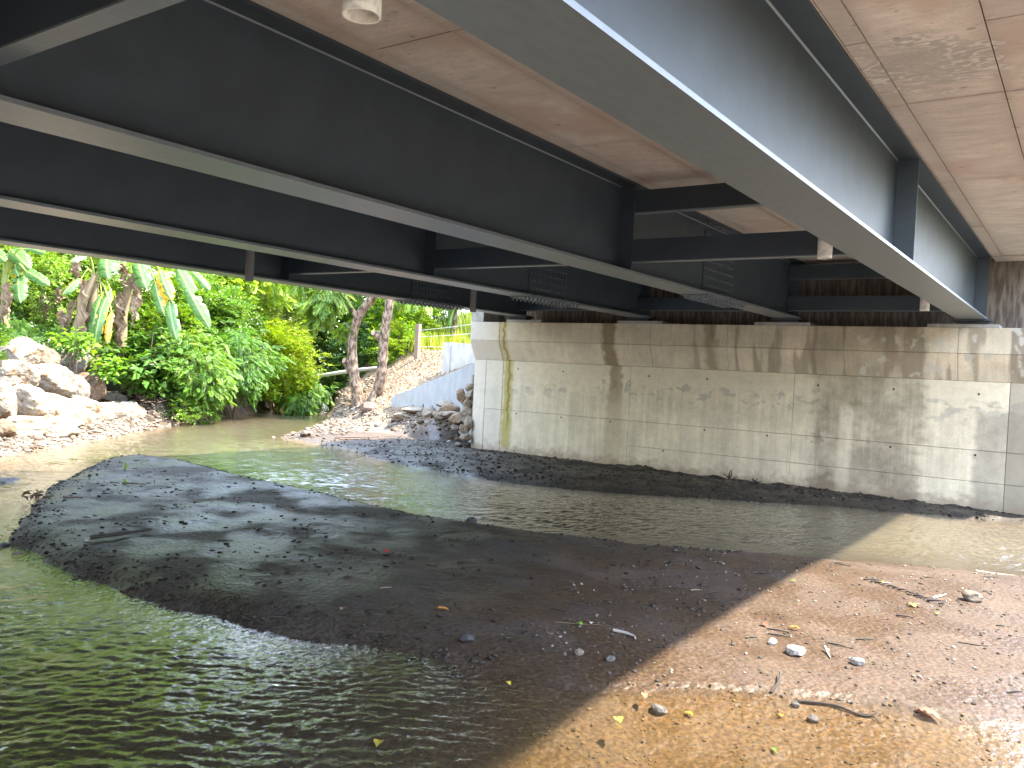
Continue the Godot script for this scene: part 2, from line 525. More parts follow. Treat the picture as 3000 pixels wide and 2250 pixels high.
func wall_panel(parent: Node3D, xa: float, xb: float, ya: float, yb: float, za: float, zb: float) -> void:   # za at the foot, zb at the head
	var g := 0.0025
	var b := MB.new()
	var j := rng.randf_range(-0.002, 0.002)
	var x0 := xa + g; var x1 := xb - g
	var y0 := ya + g; var y1 := yb - g
	var f0 := za + j; var f1 := zb + j
	var ch := 0.006
	var bk := minf(f0, f1) - 0.05
	b.quad(Vector3(x0 + ch, y0 + ch, f0), Vector3(x1 - ch, y0 + ch, f0), Vector3(x1 - ch, y1 - ch, f1), Vector3(x0 + ch, y1 - ch, f1))
	b.quad(Vector3(x0, y0, f0 - ch), Vector3(x1, y0, f0 - ch), Vector3(x1 - ch, y0 + ch, f0), Vector3(x0 + ch, y0 + ch, f0))
	b.quad(Vector3(x1, y0, f0 - ch), Vector3(x1, y1, f1 - ch), Vector3(x1 - ch, y1 - ch, f1), Vector3(x1 - ch, y0 + ch, f0))
	b.quad(Vector3(x1, y1, f1 - ch), Vector3(x0, y1, f1 - ch), Vector3(x0 + ch, y1 - ch, f1), Vector3(x1 - ch, y1 - ch, f1))
	b.quad(Vector3(x0, y1, f1 - ch), Vector3(x0, y0, f0 - ch), Vector3(x0 + ch, y0 + ch, f0), Vector3(x0 + ch, y1 - ch, f1))
	b.quad(Vector3(x1, y0, f0 - ch), Vector3(x1, y0, bk), Vector3(x1, y1, bk), Vector3(x1, y1, f1 - ch))
	b.quad(Vector3(x0, y0, bk), Vector3(x0, y0, f0 - ch), Vector3(x0, y1, f1 - ch), Vector3(x0, y1, bk))
	b.quad(Vector3(x0, y1, f1 - ch), Vector3(x1, y1, f1 - ch), Vector3(x1, y1, bk), Vector3(x0, y1, bk))
	b.quad(Vector3(x0, y0, bk), Vector3(x1, y0, bk), Vector3(x1, y0, f0 - ch), Vector3(x0, y0, f0 - ch))
	for k in b.v.size():
		b.uv[k] = Vector2((b.v[k].x + 11.2) / 11.2, 1.0 - b.v[k].y / 3.0)
	put("formwork_panel", b.mesh(), M.wall, parent)

func build_abutment() -> void:
	M.wall = mat(1, 1, 1, 0.88)
	M.wall.albedo_texture = wall_image()
	M.wall.texture_repeat = false
	M.wall.heightmap_enabled = false
	var ab := base("abutment", Vector3(0, 0, 0), "stained pale concrete abutment wall carrying the girder ends", "abutment")
	rng.seed = 9
	var body := MB.new()
	body.box(Vector3(-11.17, -1.0, -15.7), Vector3(-0.33, 1.97, -14.604))
	body.hexa([Vector3(-11.17, 1.971, -14.605), Vector3(-0.33, 1.971, -14.605), Vector3(-0.33, 1.971, -15.7), Vector3(-11.17, 1.971, -15.7),
		Vector3(-11.17, 2.39, -14.40), Vector3(-0.33, 2.39, -14.40), Vector3(-0.33, 2.39, -15.7), Vector3(-11.17, 2.39, -15.7)])
	body.box(Vector3(-11.17, 2.391, -15.7), Vector3(-0.33, 2.786, -14.40))
	put("wall_core", body.mesh(), M.core, ab)
	var xs := [-11.2, -10.88, -10.42, -7.37, -4.23, -1.02, -0.3]
	for k in 6:
		var rows := [-0.6, 0.43, 0.915, 1.975]
		if k < 3: rows = [-0.6, 0.915, 1.975]
		if k == 0: rows = [-0.6, 1.975]
		for r in rows.size() - 1:
			wall_panel(ab, xs[k], xs[k + 1], rows[r], rows[r + 1], -14.587, -14.587)
	var ux := [-11.2, -10.42, -7.95, -6.9, -5.4, -3.4, -1.73, -0.3]
	for k in 7:
		wall_panel(ab, ux[k], ux[k + 1], 1.975, 2.39, -14.587, -14.38)
		wall_panel(ab, ux[k], ux[k + 1], 2.39, 2.79, -14.38, -14.38)
	for p in [[-10.25, -9.38], [-7.62, -6.67], [-4.92, -3.97], [-2.17, -1.2]]:
		var b := MB.new()
		b.box(Vector3(p[0], 2.7902, -14.95), Vector3(p[1], 2.841, -14.383))
		put("bearing_pedestal", b.mesh(), M.concrete, ab)
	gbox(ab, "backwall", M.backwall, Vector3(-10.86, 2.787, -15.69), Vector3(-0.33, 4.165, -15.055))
	gbox(ab, "cheek_wall", M.concrete, Vector3(-11.19, 2.792, -15.7), Vector3(-10.87, 3.88, -14.384))
	# tie holes left by the formwork: black discs for the shade inside
	var b := MB.new()
	for p in [[-10.03, 1.81], [-8.91, 1.80], [-6.98, 1.80], [-5.81, 1.80], [-10.02, 0.86], [-8.90, 0.86], [-7.77, 0.86], [-5.81, 0.86], [-6.61, 0.40], [-10.03, 0.06], [-3.83, 1.79], [-2.64, 1.79], [-1.43, 1.78], [-4.65, 0.86], [-2.64, 0.85], [-1.43, 0.84]]:
		bolt(b, Vector3(p[0], p[1], -14.586), Vector3(0, 0, 1), 0.018, 0.003)
	put("tie_hole", b.mesh(), M.black, ab).set_meta("kind", "stuff")
	# wing wall: slopes down and flares back from the left end
	var w := MB.new()
	var a0 := Vector3(-11.20, -0.5, -14.86); var a1 := Vector3(-16.08, -0.5, -17.2)
	var nb := Vector3(0.43, 0, -0.90) * 0.30
	w.hexa([a1, a0, a0 + nb, a1 + nb,
		Vector3(a1.x, 0.84, a1.z), Vector3(a0.x, 1.98, a0.z), Vector3(a0.x, 1.98, a0.z) + nb, Vector3(a1.x, 0.84, a1.z) + nb])
	var wing := put("wing_wall", w.mesh(), M.wing, null)
	tag(wing, "sloping pale concrete wing wall beside the abutment's left end", "wing wall")
	var w2 := MB.new()
	a0 = Vector3(-0.29, -0.5, -14.86)
	a1 = Vector3(4.6, -0.5, -17.2)
	nb = Vector3(-0.43, 0, -0.90) * 0.30
	w2.hexa([a0, a1, a1 + nb, a0 + nb,
		Vector3(a0.x, 2.6, a0.z), Vector3(a1.x, 0.9, a1.z), Vector3(a1.x, 0.9, a1.z) + nb, Vector3(a0.x, 2.6, a0.z) + nb])
	tag(put("wing_wall", w2.mesh(), M.wing2, null), "sloping concrete wing wall at the abutment's sunny end", "wing wall")
	# retaining wall end behind it
	var rw := base("retaining_wall", Vector3(-13.3, 0, -18.6), "upright pale concrete wall end behind the sloping wing wall", "retaining wall")
	var rb := MB.new()
	rb.box(Vector3(-2.10, -0.5, -0.35), Vector3(3.6, 2.46, 0.0))
	put("wall_slab", rb.mesh(), M.wing2, rw)
	var pb := MB.new()
	pb.box(Vector3(-2.14, -0.5, -0.40), Vector3(-1.86, 2.475, 0.05))
	put("pilaster", pb.mesh(), M.wing2, rw)
	# opposite abutment behind the viewer
	var oa := MB.new()
	oa.box(Vector3(-11.2, -1, 8.7), Vector3(-0.3, 2.84, 9.9))
	oa.box(Vector3(-11.2, 2.841, 9.42), Vector3(-0.3, 4.17, 9.9))
	var op := put("abutment", oa.mesh(), M.concrete, null)
	tag(op, "concrete abutment at the near end of the bridge", "abutment")

func build_fill() -> void:
	pass

# ---------------------------------------------------------------- ground and water
var SX0 := -46.0
var SZ0 := -44.0
var SD := 0.35
var SNX := 226
var SNZ := 172
var sdA := PackedFloat32Array()
var sdB := PackedFloat32Array()
var sdC := PackedFloat32Array()
var g1: FastNoiseLite
var g2: FastNoiseLite
var g3: FastNoiseLite
var g4: FastNoiseLite

func poly_sd(poly: PackedVector2Array) -> PackedFloat32Array:
	var out := PackedFloat32Array()
	out.resize(SNX * SNZ)
	var m := poly.size()
	for iz in SNZ:
		for ix in SNX:
			var p := Vector2(SX0 + ix * SD, SZ0 + iz * SD)
			var best := 1e9
			var inside := false
			var a := poly[m - 1]
			for k in m:
				var b := poly[k]
				var e := b - a
				var w := p - a
				var d := w - e * clampf(w.dot(e) / e.length_squared(), 0.0, 1.0)
				best = minf(best, d.length_squared())
				if (a.y > p.y) != (b.y > p.y) and p.x < e.x * (p.y - a.y) / e.y + a.x:
					inside = not inside
				a = b
			out[iz * SNX + ix] = -sqrt(best) if inside else sqrt(best)
	return out

func sd(f: PackedFloat32Array, x: float, z: float) -> float:
	var u := clampf((x - SX0) / SD, 0.0, SNX - 1.01)
	var w := clampf((z - SZ0) / SD, 0.0, SNZ - 1.01)
	var a := int(u)
	var b := int(w)
	u -= a
	w -= b
	var k := b * SNX + a
	return lerpf(lerpf(f[k], f[k + 1], u), lerpf(f[k + SNX], f[k + SNX + 1], u), w)

func pv(a: Array) -> PackedVector2Array:
	var o := PackedVector2Array()
	for k in range(0, a.size(), 2):
		o.append(Vector2(a[k], a[k + 1]))
	return o

func prepare_ground() -> void:
	g1 = noise(61, 0.7, 2)
	g2 = noise(62, 2.6, 3)
	g3 = noise(63, 9.0, 3)
	g4 = noise(64, 0.16, 2)
	sdA = poly_sd(pv([-8.09, -3.6, -9.46, -4.45, -10.87, -5.39, -12.2, -6.7, -12.44, -7.4, -11.3, -7.65, -9.3, -7.3, -7.87, -7.32, -6.29, -7.3, -4.87, -7.55, -3.77, -8.1, -2.31, -8.95, -0.46, -9.8, 3, -11.3, 8, -13, 14, -14.5,
		14, -8.5, 6, -7.4, 2, -6.3, -0.22, -5.4, -1.15, -5.08, -1.84, -4.68, -2.24, -4.27, -2.72, -4.0, -3.06, -3.95, -3.52, -3.9, -4.05, -3.72, -4.53, -3.6, -5.19, -3.5, -5.95, -3.42, -7.19, -3.5]))
	sdB = poly_sd(pv([12, -15.5, 3, -14.9, -0.5, -14.1, -0.83, -13.95, -1.32, -13.6, -3.06, -12.9, -4.84, -11.91, -5.99, -11.15, -7.42, -10.75, -9.58, -10.97, -11.3, -11.45, -12.3, -12.0, -13.6, -12.15, -14.91, -12.32, -15.66, -13.49, -17.2, -15.6, -18.9, -17.6, -21.5, -20.3, -27, -25, -36, -42, 20, -43, 20, -15.5]))
	sdC = poly_sd(pv([-10.6, 15, -11.2, 3, -11.9, -0.5, -12.8, -3.6, -13.4, -5.2, -14.2, -6.2, -15.4, -7.9, -17.4, -10.5, -19.7, -13.6, -20.6, -15.4, -22.8, -18.4, -25.0, -21.6, -31, -29, -44, -43, -46, -43, -46, 15]))

func ground_h(x: float, z: float) -> float:
	var n1 := g1.get_noise_2d(x, z)
	var n2 := g2.get_noise_2d(x, z)
	var n3 := g3.get_noise_2d(x, z)
	var wob := 0.10 * n1 + 0.05 * n2 + 0.02 * n3
	var a := sd(sdA, x, z) + wob
	var b := sd(sdB, x, z) + wob
	var c := sd(sdC, x, z) + wob
	var m := minf(a, minf(b, c))
	var h := 0.0
	if m > 0.0:
		h = -0.012 - 0.30 * (1.0 - exp(-m / 1.3)) + 0.02 * n2 + 0.008 * n3
		if z > 1.6: h = maxf(h, (z - 1.6) * 0.22 - 0.3 + 0.05 * n2)
		if x > 6.0: h = maxf(h, (x - 7.0) * 0.35 + 0.1 * n2)
	elif m == a:
		var t := smoothstep(-4.8, -1.8, x + 0.5 * n1)
		var ridge := smoothstep(-6.2, -7.2, z) * smoothstep(-6.0, -9.0, x)
		h = lerpf(0.13 + 0.10 * ridge, 0.055, t) * (1.0 - exp(a / lerpf(0.14, 0.55, t)))
		var f := (1.0 - exp(a / 0.15))
		var rg := 0.22 + 0.75 * maxf(smoothstep(-0.35, -0.08, a), smoothstep(0.05, 0.35, g1.get_noise_2d(x * 1.7 + 31.0, z * 1.7)))
		rg = maxf(rg, 1.4 * ridge * smoothstep(-0.1, 0.2, n1 + 0.2))
		h += f * (lerpf(0.030, 0.010, t) * n1 + rg * (lerpf(0.020, 0.004, t) * n2 + lerpf(0.011, 0.0015, t) * n3))
		h += f * lerpf(0.0035, 0.002, t) * g2.get_noise_2d(0.35 * (0.9 * x - 0.43 * z) + 60.0, 2.2 * (0.43 * x + 0.9 * z))
		h -= f * lerpf(0.006, 0.0, t) * maxf(0.0, g2.get_noise_2d(x * 0.55 + 7.0, z * 1.4)) 
		h = maxf(h, -0.004)
		if x > 8.0: h = maxf(h, (x - 8.0) * 0.3)
	elif m == b:
		h = 0.075 * (1.0 - exp(b / 0.35)) + 0.02 * n1 + 0.022 * n2 + 0.014 * n3
		if z < -13.6 and x > -11.3: h = lerpf(h, 0.01 + 0.5 * (h - 0.05), smoothstep(-13.8, -14.5, z) )
		var pl := -4.18 + 0.315 * x - 0.571 * z
		pl -= 0.95 * smoothstep(-13.2, -11.3, x) * smoothstep(-16.6, -14.9, z)
		if z > -15.0: pl -= (z + 15.0) * 1.0
		if x > -11.2: pl = minf(pl, 0.02) if z > -15.6 else pl
		if x > -0.3 and z > -15.6 - 0.48 * (x + 0.3): pl = minf(pl, 0.05)
		pl = minf(pl, 2.25 + 0.06 * (-z - 21.0) + 0.1 * n1)
		# riprap apron foot and the fill held by the wing wall
		h = maxf(h, pl + 0.07 * n2 + 0.05 * n1)
		if z < -24.0: h += (-z - 24.0) * 0.10 * smoothstep(-10.0, -30.0, b * 8.0)
	else:
		var d := -c
		var up := smoothstep(-12.6, -11.4, z)
		var beach := 0.13 * (1.0 - exp(-d / 0.5)) + 0.02 * n2 + 0.012 * n3
		var rock := 1.65 * smoothstep(1.25, 3.4, d)
		var cut := 0.75 * smoothstep(0.15, 0.5, d) + 0.9 * smoothstep(0.5, 3.5, d)
		h = beach + lerpf(cut, rock, up)
		h += maxf(0.0, d - 4.2) * 0.55 - maxf(0.0, d - 16.0) * 0.35
		h += smoothstep(1.0, 3.0, d) * (0.25 * n1 + 0.12 * n2)
	return h

func ground_c(x: float, z: float, h: float) -> Color:
	var n1 := g1.get_noise_2d(x * 1.3 + 50.0, z * 1.3)
	var n2 := g2.get_noise_2d(x + 20.0, z)
	var n3 := g3.get_noise_2d(x + 80.0, z)
	var a := sd(sdA, x, z)
	var b := sd(sdB, x, z)
	var c := sd(sdC, x, z)
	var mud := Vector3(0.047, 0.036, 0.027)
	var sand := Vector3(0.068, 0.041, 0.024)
	var bed := Vector3(0.120, 0.064, 0.020).lerp(Vector3(0.06, 0.042, 0.022), smoothstep(-1.6, -3.2, x))  # bed painted darker under the deck, carrying its shade in the colour
	var dark := Vector3(0.036, 0.029, 0.023)
	var litter := Vector3(0.22, 0.15, 0.09)
	var stone := Vector3(0.21, 0.165, 0.12)
	var soil := Vector3(0.060, 0.043, 0.028)
	var m := minf(a, minf(b, c))
	var col := bed
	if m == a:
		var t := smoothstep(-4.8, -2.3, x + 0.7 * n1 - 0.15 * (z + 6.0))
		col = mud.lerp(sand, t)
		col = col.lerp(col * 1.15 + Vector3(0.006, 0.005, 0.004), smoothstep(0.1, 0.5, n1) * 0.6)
	elif m == b:
		var t := smoothstep(-15.0, -17.0, z + 0.35 * (x + 12.0) * (1.0 if x < -12.0 else 0.0) + 0.6 * n1)
		if x > -11.3: t = 0.0
		col = dark.lerp(Vector3(0.095, 0.066, 0.048), smoothstep(-11.4, -13.6, x) * 0.8)  # brown mud flats, painted darker to carry shade that misses them
		col = col.lerp(stone.lerp(litter, smoothstep(0.15, 0.6, h)), t)
		if z < -22.0: col = col.lerp(Vector3(0.10, 0.13, 0.03), smoothstep(-22.0, -24.0, z))
	elif m == c:
		col = stone.lerp(soil, smoothstep(-0.75, -1.15, c + 0.2 * n1))
		if z < -11.5: col = soil
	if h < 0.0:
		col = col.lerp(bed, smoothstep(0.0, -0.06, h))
		if x < -10.5: col = col.lerp(Vector3(0.30, 0.17, 0.07), 0.6)
	var f := 1.0 + 0.16 * n2 + 0.14 * n3
	return Color(clampf(col.x * f, 0, 1), clampf(col.y * f, 0, 1), clampf(col.z * f, 0, 1))

func spaced(lo: float, hi: float, a: float, b: float, s0: float, k: float) -> PackedFloat32Array:
	var l := PackedFloat32Array()
	var x := a
	while x > lo:
		l.append(x)
		x -= s0 + k * (a - x)
	l.append(lo)
	l.reverse()
	x = a + s0
	while x < b:
		l.append(x)
		x += s0
	while x < hi:
		l.append(x)
		x += s0 + k * (x - b)
	l.append(hi)
	return l

func sheet(xs: PackedFloat32Array, zs: PackedFloat32Array, hs: PackedFloat32Array, cs: PackedColorArray, keep: PackedByteArray, r0 := 0, r1 := 100000) -> ArrayMesh:
	var nx := xs.size()
	var nz := zs.size()
	var v := PackedVector3Array(); v.resize(nx * nz)
	var n := PackedVector3Array(); n.resize(nx * nz)
	var uv := PackedVector2Array(); uv.resize(nx * nz)
	var idx := PackedInt32Array()
	for iz in nz:
		for ix in nx:
			var k := iz * nx + ix
			v[k] = Vector3(xs[ix], hs[k], zs[iz])
			uv[k] = Vector2(xs[ix], zs[iz])
			var xl := maxi(ix - 1, 0); var xr := mini(ix + 1, nx - 1)
			var zl := maxi(iz - 1, 0); var zr := mini(iz + 1, nz - 1)
			n[k] = Vector3(-(hs[iz * nx + xr] - hs[iz * nx + xl]) / (xs[xr] - xs[xl]), 1.0, -(hs[zr * nx + ix] - hs[zl * nx + ix]) / (zs[zr] - zs[zl])).normalized()
	var some := keep.size() > 0
	for iz in range(r0, mini(nz - 1, r1)):
		for ix in nx - 1:
			var k := iz * nx + ix
			if some and keep[k] + keep[k + 1] + keep[k + nx] + keep[k + nx + 1] == 0:
				continue
			idx.append_array([k, k + 1, k + nx, k + 1, k + nx + 1, k + nx])
	var a := []
	a.resize(Mesh.ARRAY_MAX)
	a[Mesh.ARRAY_VERTEX] = v
	a[Mesh.ARRAY_NORMAL] = n
	a[Mesh.ARRAY_TEX_UV] = uv
	a[Mesh.ARRAY_COLOR] = cs
	a[Mesh.ARRAY_INDEX] = idx
	var m := ArrayMesh.new()
	m.add_surface_from_arrays(Mesh.PRIMITIVE_TRIANGLES, a)
	return m

func build_ground() -> void:
	var xs := spaced(-46.0, 30.0, -9.0, 0.0, 0.036, 0.017)
	var zs := spaced(-43.0, 16.0, -8.4, -2.0, 0.036, 0.015)
	var nx := xs.size()
	var nz := zs.size()
	var hs := PackedFloat32Array(); hs.resize(nx * nz)
	var cs := PackedColorArray(); cs.resize(nx * nz)
	for iz in nz:
		for ix in nx:
			var h := ground_h(xs[ix], zs[iz])
			hs[iz * nx + ix] = h
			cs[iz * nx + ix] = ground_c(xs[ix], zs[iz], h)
	var m := StandardMaterial3D.new()
	m.vertex_color_use_as_albedo = true
	m.roughness = 1.0
	m.metallic_specular = 0.42
	m.roughness_texture = ntex(noise(65, 0.007, 7), 512, ramp([grey(0.43), grey(0.52), grey(0.80)], [0.28, 0.47, 0.70]))
	m.albedo_texture = ntex(noise(66, 0.09, 5), 1024, ramp([grey(0.74), grey(1.0)], [0.3, 0.7]))
	m.uv1_scale = Vector3(0.27, 0.27, 0.27)
	m.heightmap_enabled = true
	m.heightmap_scale = 0.7
	m.heightmap_texture = ntex(noise(67, 0.055, 6), 1024)
	M.ground = m
	put("ground", sheet(xs, zs, hs, cs, PackedByteArray()), m).set_meta("kind", "structure")
	print("ground ", nx, "x", nz)

func wave(x: float, z: float, w: Array) -> float:
	return 0.0

func build_water() -> void:
	var xs := spaced(-40.0, 9.0, -8.6, -0.3, 0.021, 0.014)
	var zs := spaced(-36.0, 8.0, -5.6, -1.7, 0.022, 0.0075)
	var nx := xs.size()
	var nz := zs.size()
	var hs := PackedFloat32Array(); hs.resize(nx * nz)
	var ms := PackedFloat32Array(); ms.resize(nx * nz)
	var cs := PackedColorArray(); cs.resize(nx * nz)
	var cm := PackedColorArray(); cm.resize(nx * nz)
	var keep := PackedByteArray(); keep.resize(nx * nz)
	var w1 := noise(71, 1.0, 2)
	var w2 := noise(72, 1.0, 2)
	var w3 := noise(73, 1.0, 2)
	var wl := noise(74, 0.35, 2)
	for iz in nz:
		var z := zs[iz]
		for ix in nx:
			var x := xs[ix]
			var k := iz * nx + ix
			var a := sd(sdA, x, z)
			var b := sd(sdB, x, z)
			var c := sd(sdC, x, z)
			var d := minf(a, minf(b, c))
			keep[k] = 1 if d > -0.45 else 0
			var near := clampf(d / 0.7, 0.12, 1.0)
			# two families of crests, bent by a slow warp
			var q := wl.get_noise_2d(x, z)
			var u := 0.57 * x + 0.82 * z + 0.5 * q
			var t := 0.82 * x - 0.57 * z + 0.4 * q
			var calm := smoothstep(-3.4, -1.2, x) * smoothstep(-6.2, -5.0, z)
			var amp := lerpf(1.0, 0.22, calm) * near
			var far := smoothstep(-6.5, -9.0, z)
			var rif := smoothstep(-2.8, -1.2, x) * far + 0.7 * smoothstep(1.6, 0.3, absf(x + 5.2)) * far
			var h := 0.0046 * (1.0 + 1.2 * far) * w1.get_noise_2d(u * 8.0, t * 4.2) + 0.0040 * w2.get_noise_2d(u * 15.0, t * 9.0) + 0.006 * w3.get_noise_2d(x * 1.6, z * 1.6)
			h += 0.0050 * (0.4 - absf(w3.get_noise_2d(u * 10.0 + 9.0, t * 6.0)))
			h += rif * (1.0 + 0.9 * smoothstep(-2.6, -1.4, x)) * (0.016 * (0.4 - absf(w2.get_noise_2d(u * 5.0 + 3.0, t * 3.4))) + 0.013 * w1.get_noise_2d(x * 9.0 + 5.0, z * 6.0))
			hs[k] = h * amp * lerpf(1.35, 1.0, far)
			cs[k] = Color(1, 1, 1)
	var m := StandardMaterial3D.new()
	m.albedo_color = Color(0.5, 0.5, 0.45, 0.0)
	m.transparency = BaseMaterial3D.TRANSPARENCY_ALPHA
	m.roughness = 0.02
	m.metallic_specular = 0.5
	m.normal_enabled = true
	m.normal_texture = ntex(noise(75, 0.022, 4), 512, null, 6.0)
	m.normal_scale = 0.4
	m.uv1_scale = Vector3(1.3, 1.3, 1.3)
	var split := 0
	while zs[split] < -8.6: split += 1
	put("water", sheet(xs, zs, hs, cs, keep, split), m).set_meta("kind", "structure")
	var fm := m.duplicate()
	fm.normal_scale = 0.55
	fm.roughness = 0.05
	fm.uv1_scale = Vector3(1.5, 1.5, 1.5)
	put("water", sheet(xs, zs, hs, cs, keep, 0, split), fm).set_meta("kind", "structure")
	var s := StandardMaterial3D.new()
	s.albedo_color = Color(1, 1, 1, 1)
	s.vertex_color_use_as_albedo = true
	s.transparency = BaseMaterial3D.TRANSPARENCY_ALPHA
	s.roughness = 0.9
	s.metallic_specular = 0.0
	xs = spaced(-40.0, 9.0, -8.6, -0.3, 0.06, 0.03)
	zs = spaced(-36.0, 8.0, -12.0, -1.7, 0.06, 0.03)
	nx = xs.size()
	nz = zs.size()
	ms.resize(nx * nz)
	cm.resize(nx * nz)
	keep.resize(nx * nz)
	for iz in nz:
		var z := zs[iz]
		for ix in nx:
			var x := xs[ix]
			var k := iz * nx + ix
			var d := minf(sd(sdA, x, z), minf(sd(sdB, x, z), sd(sdC, x, z)))
			keep[k] = 1 if d > -0.45 else 0
			var calm := smoothstep(-3.4, -1.2, x) * smoothstep(-6.2, -5.0, z)
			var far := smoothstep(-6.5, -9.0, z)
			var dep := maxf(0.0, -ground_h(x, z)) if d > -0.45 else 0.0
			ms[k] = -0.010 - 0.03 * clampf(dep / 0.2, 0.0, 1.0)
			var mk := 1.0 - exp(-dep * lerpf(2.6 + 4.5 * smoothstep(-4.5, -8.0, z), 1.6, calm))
			cm[k] = Color(lerpf(0.038, 0.105, far), lerpf(0.030, 0.090, far), lerpf(0.017, 0.060, far), mk)  # near silt darkened in colour too, for the shade under the deck
	put("silty_water", sheet(xs, zs, ms, cm, keep), s).set_meta("kind", "structure")
	print("water ", nx, "x", nz)

# ---------------------------------------------------------------- stones, plants, litter: builders
func more_materials() -> void:
	M.wing = M.concrete.duplicate()
	M.wing.albedo_color = lin(0.33, 0.335, 0.34)
	M.wing.albedo_texture = ntex(noise(46, 0.02, 4), 256, ramp([grey(0.93), grey(1.0)], [0.3, 0.7]))
	M.wing2 = M.wing.duplicate()
	M.wing2.albedo_color = lin(0.34, 0.325, 0.29)
	var rk := mat(0.225, 0.195, 0.155, 0.9)
	rk.albedo_texture = ntex(noise(80, 0.010, 6), 512, ramp([Color(0.62, 0.45, 0.30), Color(0.90, 0.80, 0.66), Color(0.98, 0.96, 0.92), Color(1, 1, 1)], [0.2, 0.33, 0.42, 0.8]))
	rk.uv1_triplanar = true
	rk.uv1_world_triplanar = true
	rk.uv1_scale = Vector3(0.8, 0.8, 0.8)
	rk.heightmap_enabled = true
	rk.heightmap_scale = 3.0
	rk.heightmap_texture = ntex(noise(81, 0.022, 6), 512)
	M.rock = rk
	var rb := rk.duplicate()
	rb.albedo_color = lin(0.15, 0.105, 0.07)
	M.rock_brown = rb
	var rg := rk.duplicate()
	rg.albedo_color = lin(0.15, 0.132, 0.115)
	M.rock_grey = rg
	var rt := rk.duplicate()
	rt.albedo_color = lin(0.22, 0.165, 0.11)
	M.rock_tan = rt
	var pb := mat(1, 1, 1, 0.92)
	pb.metallic_specular = 0.3
	pb.vertex_color_use_as_albedo = true
	pb.albedo_texture = ntex(noise(82, 0.05, 4), 256, ramp([grey(0.65), grey(1.0)], [0.3, 0.7]))
	pb.uv1_triplanar = true
	pb.uv1_scale = Vector3(3, 3, 3)
	M.pebble = pb
	M.clod = pb.duplicate()
	M.clod.roughness = 0.5
	var lf := mat(1, 1, 1, 0.45)
	lf.vertex_color_use_as_albedo = true
	lf.backlight_enabled = true
	lf.backlight = Color(0.95, 0.95, 0.55)
	M.leaf = lf
	var bl := mat(1, 1, 1, 0.38)
	bl.vertex_color_use_as_albedo = true
	bl.backlight_enabled = true
	bl.backlight = Color(0.75, 0.8, 0.4)
	M.banana = bl
	var dl := mat(1, 1, 1, 0.9)
	dl.vertex_color_use_as_albedo = true
	dl.backlight_enabled = true
	dl.backlight = Color(0.5, 0.42, 0.3)
	M.dry = dl
	var wd := mat(1, 1, 1, 0.9)
	wd.vertex_color_use_as_albedo = true
	M.wood = wd
	var bk := mat(0.27, 0.20, 0.145, 0.95)
	bk.albedo_texture = ntex(noise(83, 0.012, 5), 512, ramp([Color(0.42, 0.38, 0.34), Color(0.8, 0.76, 0.7), Color(1, 1, 1)], [0.3, 0.5, 0.68]))
	bk.uv1_triplanar = true
	bk.uv1_world_triplanar = true
	bk.uv1_scale = Vector3(1.6, 0.6, 1.6)
	bk.heightmap_enabled = true
	bk.heightmap_scale = 1.5
	bk.heightmap_texture = ntex(noise(84, 0.04, 5), 256)
	M.bark = bk
	M.cutwood = mat(0.36, 0.25, 0.17, 0.9)
	M.wire = mat(0.45, 0.45, 0.45, 0.5)

var ico_v: Array[PackedVector3Array] = []
var ico_i: Array[PackedInt32Array] = []

func make_ico() -> void:
	var t := (1.0 + sqrt(5.0)) / 2.0
	var v := PackedVector3Array([Vector3(-1, t, 0), Vector3(1, t, 0), Vector3(-1, -t, 0), Vector3(1, -t, 0), Vector3(0, -1, t), Vector3(0, 1, t), Vector3(0, -1, -t), Vector3(0, 1, -t), Vector3(t, 0, -1), Vector3(t, 0, 1), Vector3(-t, 0, -1), Vector3(-t, 0, 1)])
	for k in 12: v[k] = v[k].normalized()
	var f := PackedInt32Array([0, 11, 5, 0, 5, 1, 0, 1, 7, 0, 7, 10, 0, 10, 11, 1, 5, 9, 5, 11, 4, 11, 10, 2, 10, 7, 6, 7, 1, 8, 3, 9, 4, 3, 4, 2, 3, 2, 6, 3, 6, 8, 3, 8, 9, 4, 9, 5, 2, 4, 11, 6, 2, 10, 8, 6, 7, 9, 8, 1])
	for lev in 5:
		ico_v.append(v.duplicate())
		ico_i.append(f.duplicate())
		var mid := {}
		var g := PackedInt32Array()
		for k in range(0, f.size(), 3):
			var e := [0, 0, 0]
			for q in 3:
				var a := f[k + q]
				var b := f[k + (q + 1) % 3]
				var key := mini(a, b) * 100000 + maxi(a, b)
				if not mid.has(key):
					mid[key] = v.size()
					v.append((v[a] + v[b]).normalized())
				e[q] = mid[key]
			g.append_array([f[k], e[0], e[2], f[k + 1], e[1], e[0], f[k + 2], e[2], e[1], e[0], e[1], e[2]])
		f = g

